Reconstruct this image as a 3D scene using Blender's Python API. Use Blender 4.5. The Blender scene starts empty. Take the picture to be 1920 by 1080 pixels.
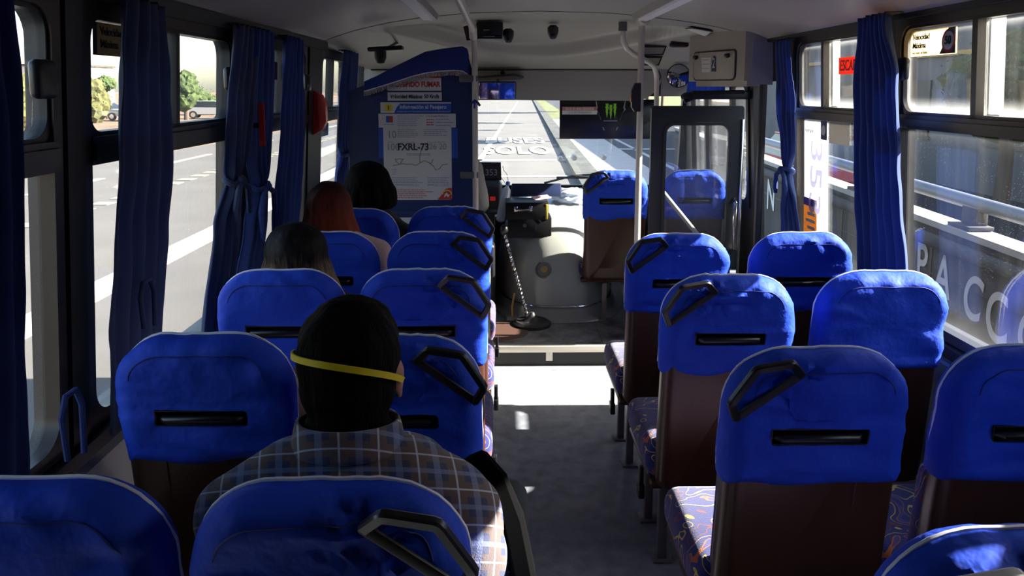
import bpy, bmesh, math, random
from mathutils import Vector, Matrix, noise, Euler
random.seed(7)
SC = bpy.context.scene
COL = SC.collection
R = math.radians
PI = math.pi

# ------------------------------------------------------------------ camera, sky, sun, exposure
cam_d = bpy.data.cameras.new('camera')
cam = bpy.data.objects.new('camera', cam_d); COL.objects.link(cam)
F_PX = 1450.0
cam_d.sensor_fit = 'HORIZONTAL'; cam_d.sensor_width = 36.0
cam_d.lens = F_PX / 1920.0 * 36.0
cam_d.shift_y = -(540.0 - 360.0) / 1920.0          # the picture is cropped off-centre
cam_d.clip_start = 0.05; cam_d.clip_end = 2000
PITCH = math.atan((360.0 - 166.0) / F_PX)
YAW = math.atan(20.0 / F_PX * math.cos(PITCH))
cam.location = (0, 0, 1.68)
cam.rotation_euler = (PI / 2 - PITCH, 0, -YAW)
SC.camera = cam

SUN_EL = 31.5
world = bpy.data.worlds.new('sky'); SC.world = world; world.use_nodes = True
wn = world.node_tree.nodes; wl = world.node_tree.links
bg = wn['Background']
sky = wn.new('ShaderNodeTexSky'); sky.sky_type = 'NISHITA'
sky.sun_disc = False; sky.sun_elevation = R(SUN_EL); sky.sun_rotation = R(90)
sky.air_density = 1.0; sky.dust_density = 1.5; sky.ozone_density = 1.0
wl.new(sky.outputs[0], bg.inputs[0]); bg.inputs[1].default_value = 0.40

sun_d = bpy.data.lights.new('sun', 'SUN'); sun_d.energy = 27.0; sun_d.angle = R(0.6); sun_d.color = (1.0, 0.93, 0.82)
sun = bpy.data.objects.new('sun', sun_d); COL.objects.link(sun)
sun.rotation_euler = Vector((math.cos(R(SUN_EL)), 0.0, math.sin(R(SUN_EL)))).to_track_quat('Z', 'Y').to_euler()

SC.view_settings.view_transform = 'Standard'
SC.view_settings.look = 'None'
SC.view_settings.exposure = 0.6
SC.view_settings.gamma = 1.0
SC.view_settings.use_curve_mapping = False
SC.cycles.use_denoising = True
SC.cycles.max_bounces = 10
SC.cycles.transparent_max_bounces = 24
SC.cycles.caustics_reflective = False
SC.cycles.caustics_refractive = False

# ------------------------------------------------------------------ helpers
class MB:
    """collects shapes into one bmesh"""
    def __init__(s): s.bm = bmesh.new()
    def box(s, a, b, bev=0.0, seg=2, mat=None):
        c = [(a[i] + b[i]) / 2 for i in range(3)]; d = [abs(b[i] - a[i]) for i in range(3)]
        return s.cbox(c, d, bev, seg, mat)
    def cbox(s, c, d, bev=0.0, seg=2, rot=None):
        t = bmesh.new()
        bmesh.ops.create_cube(t, size=1.0)
        bmesh.ops.scale(t, vec=d, verts=t.verts)
        if bev > 0:
            bmesh.ops.bevel(t, geom=t.edges[:], offset=min(bev, min(d) * .49), segments=seg, profile=.5, affect='EDGES')
        M = Matrix.Translation(c)
        if rot is not None: M = M @ Euler(rot).to_matrix().to_4x4()
        t.transform(M); s.merge(t); return s
    def merge(s, t):
        m = bpy.data.meshes.new('tmp'); t.to_mesh(m); t.free(); s.bm.from_mesh(m); bpy.data.meshes.remove(m)
    def sphere(s, c, r, seg=16, rot=None):
        t = bmesh.new(); bmesh.ops.create_uvsphere(t, u_segments=seg, v_segments=max(6, seg * 2 // 3), radius=1.0)
        if not hasattr(r, '__len__'): r = (r, r, r)
        bmesh.ops.scale(t, vec=r, verts=t.verts)
        M = Matrix.Translation(c)
        if rot is not None: M = M @ Euler(rot).to_matrix().to_4x4()
        t.transform(M); s.merge(t); return s
    def cyl(s, p0, p1, r0, r1=None, seg=16, caps=True):
        r1 = r0 if r1 is None else r1
        p0 = Vector(p0); p1 = Vector(p1); d = p1 - p0
        t = bmesh.new(); bmesh.ops.create_cone(t, cap_ends=caps, segments=seg, radius1=r0, radius2=r1, depth=d.length)
        q = d.to_track_quat('Z', 'Y').to_matrix().to_4x4()
        t.transform(Matrix.Translation((p0 + p1) / 2) @ q); s.merge(t); return s
    def tube(s, pts, r, seg=10, closed=False, prof=None, up=(0, 0, 1), caps=True):
        """sweep a circle (or a profile of 2-D points) along a polyline"""
        pts = [Vector(p) for p in pts]; n = len(pts)
        rr = r if hasattr(r, '__len__') else [r] * n
        rings = []
        upv = Vector(up); side0 = None
        for i, p in enumerate(pts):
            if closed: d = pts[(i + 1) % n] - pts[i - 1]
            else: d = pts[min(i + 1, n - 1)] - pts[max(i - 1, 0)]
            d.normalize()
            if side0 is None:
                side = d.cross(upv)
                if side.length < 1e-3: side = d.cross(Vector((1, 0, 0)))
            else:
                side = side0 - d * side0.dot(d)
            side.normalize(); side0 = side; nn = side.cross(d)
            if prof is None: pr = [(math.cos(2 * PI * k / seg) * rr[i], math.sin(2 * PI * k / seg) * rr[i]) for k in range(seg)]
            else: pr = [(a * rr[i], b * rr[i]) for a, b in prof]
            rings.append([s.bm.verts.new(p + side * a + nn * b) for a, b in pr])
        m = len(rings[0])
        for i in range(n if closed else n - 1):
            A = rings[i]; B = rings[(i + 1) % n]
            for k in range(m): s.bm.faces.new((A[k], A[(k + 1) % m], B[(k + 1) % m], B[k]))
        if not closed and caps:
            s.bm.faces.new(rings[0][::-1]); s.bm.faces.new(rings[-1])
        return s
    def poly(s, pts, ext):
        """a polygon extruded along a vector"""
        e = Vector(ext); a = [s.bm.verts.new(Vector(p)) for p in pts]; b = [s.bm.verts.new(Vector(p) + e) for p in pts]
        n = len(a); s.bm.faces.new(a[::-1]); s.bm.faces.new(b)
        for i in range(n): s.bm.faces.new((a[i], a[(i + 1) % n], b[(i + 1) % n], b[i]))
        return s
    def grid(s, f, nu, nv):
        V = [[s.bm.verts.new(f(i / (nu - 1), j / (nv - 1))) for j in range(nv)] for i in range(nu)]
        for i in range(nu - 1):
            for j in range(nv - 1): s.bm.faces.new((V[i][j], V[i + 1][j], V[i + 1][j + 1], V[i][j + 1]))
        return s
    def rings(s, rings, cap=True):
        V = [[s.bm.verts.new(p) for p in r] for r in rings]; n = len(V[0])
        for a, b in zip(V, V[1:]):
            for k in range(n): s.bm.faces.new((a[k], a[(k + 1) % n], b[(k + 1) % n], b[k]))
        if cap: s.bm.faces.new(V[0][::-1]); s.bm.faces.new(V[-1])
        return s
    def lathe(s, prof, c=(0, 0, 0), seg=24):
        s.rings([[(c[0] + r * math.cos(2 * PI * k / seg), c[1] + r * math.sin(2 * PI * k / seg), c[2] + z) for k in range(seg)] for r, z in prof]); return s
    def disp(s, f):
        for v in s.bm.verts: v.co = f(v.co.copy())
        return s
    def mesh(s, name='mesh', smooth=True, ang=35):
        bmesh.ops.recalc_face_normals(s.bm, faces=s.bm.faces[:])
        me = bpy.data.meshes.new(name); s.bm.to_mesh(me); s.bm.free()
        if smooth:
            me.shade_smooth(); me.set_sharp_from_angle(angle=R(ang))
        return me

def tag(o, label=None, cat=None, group=None, kind=None):
    if label: o['label'] = label
    if cat: o['category'] = cat
    if group: o['group'] = group
    if kind: o['kind'] = kind
    return o

def thing(name, label, cat, loc=(0, 0, 0), group=None):
    o = bpy.data.objects.new(name, None); COL.objects.link(o); o.location = loc; o.empty_display_size = .05
    return tag(o, label, cat, group)

def root_of(o):
    v = Vector((0, 0, 0))
    while o is not None:
        v += Vector(o.location); o = o.parent
    return v

def obj(name, mb, mat, parent=None, local=False, label=None, smooth=True, ang=35, kind=None):
    """link a mesh; shapes are given in world coordinates unless local"""
    me = mb if isinstance(mb, bpy.types.Mesh) else mb.mesh(name, smooth, ang)
    o = bpy.data.objects.new(name, me); COL.objects.link(o)
    if mat is not None:
        me.materials.clear(); me.materials.append(mat)
    if parent is not None:
        o.parent = parent
        if not local: o.location = -root_of(parent)
    if label: o['label'] = label
    if kind: o['kind'] = kind
    return o

def struct(name, mb, mat, parent=None, **k):
    o = obj(name, mb, mat, parent, **k)
    if parent is None: o['kind'] = 'structure'
    return o

def single(name, mb, mat, label, cat, group=None, base=None, **k):
    """a thing that is one mesh"""
    o = obj(name, mb, mat, None, **k)
    return tag(o, label, cat, group)

def text(body, size, loc, rot, mat, parent, name='lettering', bold=0.0, ext=0.0008, ax='CENTER', sx=1.0, label=None):
    c = bpy.data.curves.new(name, 'FONT'); c.body = body; c.size = size; c.extrude = ext; c.offset = bold
    c.align_x = ax; c.align_y = 'CENTER'
    o = bpy.data.objects.new(name, c); COL.objects.link(o); c.materials.append(mat)
    me = bpy.data.meshes.new_from_object(o.evaluated_get(bpy.context.evaluated_depsgraph_get())); bpy.data.objects.remove(o); bpy.data.curves.remove(c)
    o = bpy.data.objects.new(name, me); COL.objects.link(o)
    o.rotation_euler = rot; o.scale = (sx, 1, 1)
    if parent is not None:
        o.parent = parent; o.location = Vector(loc) - root_of(parent)
    else: o.location = loc
    return o
FRONT = (PI / 2, 0, 0)            # faces the rear of the bus
ONLEFT = (PI / 2, 0, PI / 2)      # on the left wall, faces right
ONRIGHT = (PI / 2, 0, -PI / 2)

def bake(o):
    dg = bpy.context.evaluated_depsgraph_get()
    me = bpy.data.meshes.new_from_object(o.evaluated_get(dg))
    o.modifiers.clear(); o.data = me
    return o

def remeshed(mb, voxel=.008, smooth=4, name='tmp'):
    o = obj('tmp', mb, None)
    m = o.modifiers.new('r', 'REMESH'); m.mode = 'VOXEL'; m.voxel_size = voxel
    s = o.modifiers.new('s', 'SMOOTH'); s.factor = .5; s.iterations = smooth
    bpy.context.view_layer.update(); bake(o); me = o.data
    bpy.data.objects.remove(o); me.shade_smooth()
    return me

def n3(p, sc, seed=0.0):
    return noise.noise(Vector((p[0] * sc + seed, p[1] * sc - seed, p[2] * sc + seed * .7)))
def sst(a, b, x):
    t = max(0, min(1, (x - a) / (b - a))); return t * t * (3 - 2 * t)

# ------------------------------------------------------------------ materials
def mat(name, col, rough=.5, metal=0.0, spec=.5, bump=0.0, bscale=40.0, vary=0.0, vscale=6.0, trans=0.0, sheen=0.0, bdist=.003, stretch=None, emit=None, detail=3.0):
    m = bpy.data.materials.new(name); m.use_nodes = True
    nt = m.node_tree; p = nt.nodes['Principled BSDF']
    p.inputs['Base Color'].default_value = (*col, 1)
    p.inputs['Roughness'].default_value = rough; p.inputs['Metallic'].default_value = metal
    p.inputs['Specular IOR Level'].default_value = spec
    if sheen: p.inputs['Sheen Weight'].default_value = sheen
    if emit:
        p.inputs['Emission Color'].default_value = (*emit[0], 1); p.inputs['Emission Strength'].default_value = emit[1]
    tc = nt.nodes.new('ShaderNodeTexCoord')
    src = tc.outputs['Object']
    if stretch:
        mp = nt.nodes.new('ShaderNodeMapping'); mp.inputs['Scale'].default_value = stretch
        nt.links.new(src, mp.inputs[0]); src = mp.outputs[0]
    if bump:
        n = nt.nodes.new('ShaderNodeTexNoise'); n.inputs['Scale'].default_value = bscale; n.inputs['Detail'].default_value = detail
        nt.links.new(src, n.inputs['Vector'])
        b = nt.nodes.new('ShaderNodeBump'); b.inputs['Strength'].default_value = bump; b.inputs['Distance'].default_value = bdist
        nt.links.new(n.outputs[0], b.inputs['Height']); nt.links.new(b.outputs[0], p.inputs['Normal'])
    if vary:
        n = nt.nodes.new('ShaderNodeTexNoise'); n.inputs['Scale'].default_value = vscale; n.inputs['Detail'].default_value = 5
        nt.links.new(src, n.inputs['Vector'])
        r = nt.nodes.new('ShaderNodeValToRGB')
        r.color_ramp.elements[0].position = .3; r.color_ramp.elements[1].position = .7
        r.color_ramp.elements[0].color = (*[c * (1 - vary) for c in col], 1)
        r.color_ramp.elements[1].color = (*[min(1, c * (1 + vary)) for c in col], 1)
        nt.links.new(n.outputs[0], r.inputs[0]); nt.links.new(r.outputs[0], p.inputs['Base Color'])
    if trans:
        t = nt.nodes.new('ShaderNodeBsdfTranslucent'); t.inputs[0].default_value = (*col, 1)
        mx = nt.nodes.new('ShaderNodeMixShader'); mx.inputs[0].default_value = trans
        nt.links.new(p.outputs[0], mx.inputs[1]); nt.links.new(t.outputs[0], mx.inputs[2])
        nt.links.new(mx.outputs[0], nt.nodes['Material Output'].inputs[0])
    return m

def glass(name, tint=(.93, .95, .95), dust=.04, speck=0.0, edge=0.0, streak=0.0, dustcol=(.8, .8, .78), refl=1.0):
    """clear pane with fresnel reflection and a film of road dust"""
    m = bpy.data.materials.new(name); m.use_nodes = True
    nt = m.node_tree; N = nt.nodes; L = nt.links; N.remove(N['Principled BSDF'])
    tr = N.new('ShaderNodeBsdfTransparent'); tr.inputs[0].default_value = (*tint, 1)
    gl = N.new('ShaderNodeBsdfGlossy'); gl.inputs['Roughness'].default_value = 0.0
    lw = N.new('ShaderNodeLayerWeight'); lw.inputs[0].default_value = .5
    pw = N.new('ShaderNodeMath'); pw.operation = 'POWER'; pw.inputs[1].default_value = 5.0; L.new(lw.outputs['Facing'], pw.inputs[0])
    fm = N.new('ShaderNodeMath'); fm.operation = 'MULTIPLY_ADD'; fm.inputs[1].default_value = .9 * refl; fm.inputs[2].default_value = .035 * refl; L.new(pw.outputs[0], fm.inputs[0])
    m1 = N.new('ShaderNodeMixShader'); L.new(fm.outputs[0], m1.inputs[0]); L.new(tr.outputs[0], m1.inputs[1]); L.new(gl.outputs[0], m1.inputs[2])
    df = N.new('ShaderNodeBsdfDiffuse'); df.inputs[0].default_value = (*dustcol, 1)
    tl = N.new('ShaderNodeBsdfTranslucent'); tl.inputs[0].default_value = (*dustcol, 1)
    md = N.new('ShaderNodeMixShader'); md.inputs[0].default_value = .5; L.new(df.outputs[0], md.inputs[1]); L.new(tl.outputs[0], md.inputs[2])
    tc = N.new('ShaderNodeTexCoord')
    def math_(op, a, b, clamp=False):
        q = N.new('ShaderNodeMath'); q.operation = op; q.use_clamp = clamp
        for i, x in enumerate((a, b)):
            if hasattr(x, 'links'): L.new(x, q.inputs[i])
            else: q.inputs[i].default_value = x
        return q.outputs[0]
    n1 = N.new('ShaderNodeTexNoise'); n1.inputs['Scale'].default_value = 5; n1.inputs['Detail'].default_value = 4; L.new(tc.outputs['Object'], n1.inputs['Vector'])
    f = math_('MULTIPLY', n1.outputs[0], dust * 2)
    if speck:
        v = N.new('ShaderNodeTexVoronoi'); v.inputs['Scale'].default_value = 110; L.new(tc.outputs['Object'], v.inputs['Vector'])
        s = math_('LESS_THAN', v.outputs['Distance'], .13)
        n2 = N.new('ShaderNodeTexNoise'); n2.inputs['Scale'].default_value = 9; n2.inputs['Detail'].default_value = 4; L.new(tc.outputs['Object'], n2.inputs['Vector'])
        g = math_('MULTIPLY', math_('GREATER_THAN', n2.outputs[0], .52), speck)
        f = math_('ADD', f, math_('MULTIPLY', s, g))
    if streak:
        mp = N.new('ShaderNodeMapping'); mp.inputs['Scale'].default_value = (1, 22, 1.2); L.new(tc.outputs['Object'], mp.inputs[0])
        n4 = N.new('ShaderNodeTexNoise'); n4.inputs['Scale'].default_value = 1; n4.inputs['Detail'].default_value = 2; L.new(mp.outputs[0], n4.inputs['Vector'])
        q = math_('MULTIPLY', math_('SUBTRACT', n4.outputs[0], .5, True), streak * 4)
        f = math_('ADD', f, q)
    if edge:
        sp = N.new('ShaderNodeSeparateXYZ'); L.new(tc.outputs['Generated'], sp.inputs[0])
        n3_ = N.new('ShaderNodeTexNoise'); n3_.inputs['Scale'].default_value = 14; n3_.inputs['Detail'].default_value = 4; L.new(tc.outputs['Object'], n3_.inputs['Vector'])
        def edge_(o, w, amt):
            e = math_('SUBTRACT', 1.0, math_('DIVIDE', o, w), True)
            return math_('MULTIPLY', math_('POWER', e, 2.0), amt)
        e = edge_(sp.outputs[2], .22, edge)
        e = math_('ADD', e, edge_(math_('SUBTRACT', 1.0, sp.outputs[2]), .12, edge * .6))
        e = math_('ADD', e, edge_(math_('SUBTRACT', 1.0, sp.outputs[1]), .1, edge * .8))
        e = math_('ADD', e, edge_(sp.outputs[1], .1, edge * .5))
        f = math_('ADD', f, math_('MULTIPLY', e, math_('ADD', n3_.outputs[0], .4)))
    f = math_('MINIMUM', f, .92)
    m2 = N.new('ShaderNodeMixShader'); L.new(f, m2.inputs[0]); L.new(m1.outputs[0], m2.inputs[1]); L.new(md.outputs[0], m2.inputs[2])
    L.new(m2.outputs[0], N['Material Output'].inputs[0])
    return m

M = {}
M['ceiling'] = mat('ceiling_fibreglass', (.34, .325, .285), .45, bump=.08, bscale=60)
M['cabinet'] = mat('moulded_cream', (.38, .355, .29), .4)
M['dark'] = mat('dark_trim', (.012, .012, .013), .45, bump=.1, bscale=80)
M['pillar'] = mat('brown_black_pillar', (.016, .013, .011), .5, bump=.15, bscale=50)
M['rail'] = mat('anodised_dark_frame', (.055, .046, .038), .35, metal=.4)
M['rubber'] = mat('black_rubber', (.010, .010, .011), .55)
M['plastic'] = mat('black_plastic', (.008, .008, .009), .35)
M['wallpanel'] = mat('grey_wall_panel', (.30, .30, .30), .5, bump=.1, bscale=30)
M['floor'] = mat('worn_grey_vinyl', (.19, .20, .215), .45, bump=.35, bscale=90, vary=.3, vscale=14)
M['cover'] = mat('royal_blue_cloth', (.010, .055, .52), .7, spec=.3, bump=.55, bscale=10, bdist=.03, detail=4)
M['piping'] = mat('white_piping', (.80, .80, .84), .6)
M['seam'] = mat('navy_thread', (.004, .015, .16), .7)
M['shell'] = mat('brown_moulded_shell', (.046, .0155, .0085), .36, bump=.05, bscale=200)
M['steel'] = mat('painted_steel', (.16, .15, .14), .4, metal=.3)
M['pole'] = mat('cream_pole', (.62, .58, .48), .32)
M['chrome'] = mat('chrome', (.75, .75, .76), .12, metal=1.0)
M['alu'] = mat('aluminium_trim', (.62, .58, .50), .35, metal=.6, bump=.2, bscale=120)
M['white'] = mat('white_plastic', (.72, .72, .71), .4)
M['paper'] = mat('paper', (.66, .65, .60), .7)
M['blueboard'] = mat('navy_vinyl', (.012, .032, .12), .5, bump=.2, bscale=200)
M['velvet'] = mat('blue_pelmet_cloth', (.010, .030, .21), .75, sheen=.2, bump=.2, bscale=120)
M['fringe'] = mat('cream_fringe', (.40, .36, .32), .9, vary=.5, vscale=120)
M['red'] = mat('red_plastic', (.75, .03, .02), .4)
M['redink'] = mat('red_ink', (.55, .045, .03), .6)
M['ink'] = mat('black_ink', (.03, .03, .035), .6)
M['greyink'] = mat('grey_ink', (.30, .31, .36), .7)
M['blueink'] = mat('blue_ink', (.018, .09, .42), .5)
M['yellow'] = mat('yellow_ink', (.75, .58, .03), .5)
M['cream'] = mat('cream_ink', (.80, .66, .36), .6)
M['green'] = mat('neon_green', (.25, .65, .03), .5)
M['olive'] = mat('olive_ink', (.30, .32, .14), .7)
M['purple'] = mat('purple_ink', (.18, .05, .22), .6)
M['skin'] = mat('skin', (.42, .20, .115), .5, bump=.1, bscale=90)
M['hair'] = mat('black_hair', (.006, .005, .0045), .7, spec=.05, bump=.9, bscale=1.0, stretch=(260, 260, 30), bdist=.004)
M['curtain'] = mat('blue_curtain', (.028, .065, .26), .85, trans=.30, bump=.25, bscale=260, sheen=.2)
M['curtain_pale'] = mat('backlit_blue_curtain', (.085, .115, .23), .85, trans=.45, bump=.25, bscale=260, sheen=.2)  # greyer, paler curtain blue: the backlight is put into the colour
M['curtain_dark'] = mat('dark_blue_mesh_curtain', (.010, .028, .15), .85, trans=.12, bump=.4, bscale=200)
def ramp_mat(name, build, rough=.8, sheen=0.0, bump=0.0, bscale=200.0):
    m = bpy.data.materials.new(name); m.use_nodes = True; nt = m.node_tree; p = nt.nodes['Principled BSDF']
    p.inputs['Specular IOR Level'].default_value = .15; p.inputs['Roughness'].default_value = rough; p.inputs['Sheen Weight'].default_value = sheen
    tc = nt.nodes.new('ShaderNodeTexCoord')
    nt.links.new(build(nt, tc), p.inputs['Base Color'])
    if bump:
        n = nt.nodes.new('ShaderNodeTexNoise'); n.inputs['Scale'].default_value = bscale; nt.links.new(tc.outputs['Object'], n.inputs['Vector'])
        b = nt.nodes.new('ShaderNodeBump'); b.inputs['Strength'].default_value = bump; b.inputs['Distance'].default_value = .003
        nt.links.new(n.outputs[0], b.inputs['Height']); nt.links.new(b.outputs[0], p.inputs['Normal'])
    return m

def moq(nt, tc):
    n = nt.nodes.new('ShaderNodeTexNoise'); n.inputs['Scale'].default_value = 7.5; n.inputs['Detail'].default_value = 1.0; n.inputs['Distortion'].default_value = 1.2
    nt.links.new(tc.outputs['Object'], n.inputs['Vector'])
    r = nt.nodes.new('ShaderNodeValToRGB'); r.color_ramp.interpolation = 'CONSTANT'
    e = r.color_ramp.elements
    cols = [(0, (.018, .020, .10)), (.33, (.20, .03, .015)), (.35, (.020, .022, .12)), (.46, (.60, .42, .06)), (.475, (.022, .025, .13)), (.56, (.45, .11, .02)), (.575, (.05, .05, .18)), (.63, (.020, .022, .12)), (.68, (.55, .50, .30)), (.69, (.018, .020, .10))]
    e[0].color = (*cols[0][1], 1); e[1].position = cols[1][0]; e[1].color = (*cols[1][1], 1)
    for pos, c in cols[2:]:
        x = e.new(pos); x.color = (*c, 1)
    nt.links.new(n.outputs[0], r.inputs[0]); return r.outputs[0]
M['moquette'] = ramp_mat('patterned_moquette', moq, .9, .3, .4, 260)

def plaid(nt, tc):
    N = nt.nodes; L = nt.links
    sp = N.new('ShaderNodeSeparateXYZ'); L.new(tc.outputs['Object'], sp.inputs[0])
    def mt(op, a, b):
        q = N.new('ShaderNodeMath'); q.operation = op
        for i, x in enumerate((a, b)):
            if hasattr(x, 'links'): L.new(x, q.inputs[i])
            else: q.inputs[i].default_value = x
        return q.outputs[0]
    def line(c, per, off, w):
        f = mt('FRACT', mt('ADD', mt('DIVIDE', c, per), off + 50), 0)
        return mt('LESS_THAN', mt('ABSOLUTE', mt('SUBTRACT', f, .5), 0), w)
    def mixc(fac, a, b):
        q = N.new('ShaderNodeMix'); q.data_type = 'RGBA'; L.new(fac, q.inputs[0])
        for i, x in ((6, a), (7, b)):
            if hasattr(x, 'links'): L.new(x, q.inputs[i])
            else: q.inputs[i].default_value = (*x, 1)
        return q.outputs[2]
    u = mt('ADD', sp.outputs[0], mt('MULTIPLY', sp.outputs[1], .25)); v = mt('ADD', sp.outputs[2], mt('MULTIPLY', sp.outputs[1], .7))
    c = mixc(line(u, .066, 0, .22), (.060, .068, .135), (.14, .10, .085))
    c2 = mixc(line(v, .066, 0.2, .22), c, (.14, .10, .09))
    hf = mt('MULTIPLY', line(u, .066, .5, .09), .5)
    c3 = mixc(hf, c2, (.24, .29, .45))
    c4 = mixc(mt('MULTIPLY', line(v, .066, .7, .07), .5), c3, (.24, .29, .45))
    c5 = mixc(mt('MULTIPLY', line(u, .066, .0, .026), .8), c4, (.52, .56, .68))
    return mixc(mt('MULTIPLY', line(v, .066, .2, .026), .8), c5, (.52, .56, .68))
M['plaid'] = ramp_mat('plaid_shirt_cloth', plaid, .85, .2, .3, 300)

def lenhair(name, top, low, z0, z1):
    def f(nt, tc):
        N = nt.nodes; L = nt.links
        sp = N.new('ShaderNodeSeparateXYZ'); L.new(tc.outputs['Object'], sp.inputs[0])
        mp = N.new('ShaderNodeMapping'); mp.inputs['Scale'].default_value = (120, 120, 4); L.new(tc.outputs['Object'], mp.inputs[0])
        n = N.new('ShaderNodeTexNoise'); n.inputs['Scale'].default_value = 1; L.new(mp.outputs[0], n.inputs['Vector'])
        a = N.new('ShaderNodeMath'); a.operation = 'MULTIPLY_ADD'; a.inputs[1].default_value = .16; L.new(n.outputs[0], a.inputs[0]); L.new(sp.outputs[2], a.inputs[2])
        mr = N.new('ShaderNodeMapRange'); mr.inputs[1].default_value = z0 + .08; mr.inputs[2].default_value = z1 + .08; L.new(a.outputs[0], mr.inputs[0])
        r = N.new('ShaderNodeValToRGB'); r.color_ramp.elements[0].color = (*low, 1); r.color_ramp.elements[1].color = (*top, 1)
        L.new(mr.outputs[0], r.inputs[0]); return r.outputs[0]
    return ramp_mat(name, f, .6, .0)
M['hair_ombre'] = lenhair('dark_to_blond_hair', (.006, .005, .0045), (.26, .18, .10), 0.98, 1.12)
M['hair_red'] = lenhair('dark_red_hair', (.014, .004, .004), (.20, .028, .010), 1.08, 1.30)

def plate(nt, tc):
    N = nt.nodes; L = nt.links
    n = N.new('ShaderNodeTexNoise'); n.inputs['Scale'].default_value = 9; n.inputs['Detail'].default_value = 5; L.new(tc.outputs['Object'], n.inputs['Vector'])
    r = N.new('ShaderNodeValToRGB'); r.color_ramp.elements[0].color = (.11, .105, .10, 1); r.color_ramp.elements[1].color = (.32, .315, .31, 1); r.color_ramp.elements[0].position = .35; r.color_ramp.elements[1].position = .65
    L.new(n.outputs[0], r.inputs[0]); return r.outputs[0]
M['plate'] = ramp_mat('worn_tread_plate', plate, .32)
p_ = M['plate'].node_tree; bs_ = p_.nodes['Principled BSDF']; bs_.inputs['Metallic'].default_value = .5
tc_ = p_.nodes.new('ShaderNodeTexCoord'); w_ = p_.nodes.new('ShaderNodeTexVoronoi'); w_.inputs['Scale'].default_value = 34; mp_ = p_.nodes.new('ShaderNodeMapping'); mp_.inputs['Scale'].default_value = (1, .45, 1); mp_.inputs['Rotation'].default_value = (0, 0, .8)
p_.links.new(tc_.outputs['Object'], mp_.inputs[0]); p_.links.new(mp_.outputs[0], w_.inputs['Vector'])
b_ = p_.nodes.new('ShaderNodeBump'); b_.inputs['Strength'].default_value = .7; b_.inputs['Distance'].default_value = .004; b_.invert = True
p_.links.new(w_.outputs['Distance'], b_.inputs['Height']); p_.links.new(b_.outputs[0], bs_.inputs['Normal'])

M['glass_l'] = glass('clear_side_glass', (.95, .95, .94), .015, 0, .05)
M['glass_r'] = glass('dusty_side_glass', (.90, .92, .94), .002, .07, .03, .006, refl=.9)
M['glass_r_up'] = glass('dusty_sliding_glass', (.88, .90, .92), .006, .08, .4, .012, refl=.9)
M['glass_f'] = glass('windscreen_glass', (.96, .97, .97), .012, 0, .01)
M['glass_d'] = glass('door_glass', (.86, .88, .90), .02, .10, .04, .03)
M['tape'] = mat('clear_grey_sticker_film', (.75, .76, .74), .5)

# ------------------------------------------------------------------ the shell of the bus
def XL(z): return -(1.03 + (1.52 - z) * .055)
def XR(z): return 1.50 + (1.52 - z) * .05
def wx(side, z, t):            # t: distance inwards from the wall's inner face
    return XL(z) + t if side < 0 else XR(z) - t
def wallbox(mb, side, y0, y1, z0, z1, t0=-.06, t1=0.0):
    v = [(wx(side, z, t), y, z) for z in (z0, z1) for y in (y0, y1) for t in (t0, t1)]
    V = [mb.bm.verts.new(p) for p in v]
    for f in ((0, 1, 3, 2), (4, 6, 7, 5), (0, 4, 5, 1), (2, 3, 7, 6), (0, 2, 6, 4), (1, 5, 7, 3)): mb.bm.faces.new([V[i] for i in f])
def rrect(cx, cz, w, h, rt, rb, n=7, m=6):
    """rounded rectangle loop, fixed number of points, counter-clockwise from lower left"""
    w2, h2 = w / 2, h / 2; rt = max(.002, min(rt, w2 * .98, h2 * .98)); rb = max(.002, min(rb, w2 * .98, h2 * .98))
    cs = [(-w2 + rb, -h2 + rb, rb, PI), (w2 - rb, -h2 + rb, rb, 1.5 * PI), (w2 - rt, h2 - rt, rt, 0), (-w2 + rt, h2 - rt, rt, .5 * PI)]
    out = []
    arcs = [[(x + r * math.cos(a + k / n * PI / 2), z + r * math.sin(a + k / n * PI / 2)) for k in range(n + 1)] for x, z, r, a in cs]
    for i in range(4):
        A = arcs[i]; B = arcs[(i + 1) % 4]; out += A
        p, q = A[-1], B[0]
        out += [(p[0] + (q[0] - p[0]) * k / m, p[1] + (q[1] - p[1]) * k / m) for k in range(1, m)]
    return [(cx + x, cz + z) for x, z in out]
def ringframe(mb, side, y0, y1, z0, z1, b, r, t0, t1, ro=.002):
    O = rrect((y0 + y1) / 2, (z0 + z1) / 2, y1 - y0, z1 - z0, ro, ro); I = rrect((y0 + y1) / 2, (z0 + z1) / 2, y1 - y0 - 2 * b, z1 - z0 - 2 * b, r, r)
    L = [[mb.bm.verts.new((wx(side, z, t), y, z)) for y, z in P] for P, t in ((O, t0), (O, t1), (I, t1), (I, t0))]
    n = len(O)
    for a, c in ((0, 1), (1, 2), (2, 3), (3, 0)):
        for k in range(n): mb.bm.faces.new((L[a][k], L[a][(k + 1) % n], L[c][(k + 1) % n], L[c][k]))

Y_BACK, Y_FRONT = -0.95, 6.45
LW = [(.75, 1.805), (1.90, 2.98), (3.27, 4.08), (4.38, 5.18), (5.32, 6.20)]
RW = [(.66, 1.42), (1.78, 2.915), (2.985, 3.925)]
LZ = (.80, 1.897, 1.49, 1.56); RZ = (.82, 1.94, 1.535, 1.585)

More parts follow.
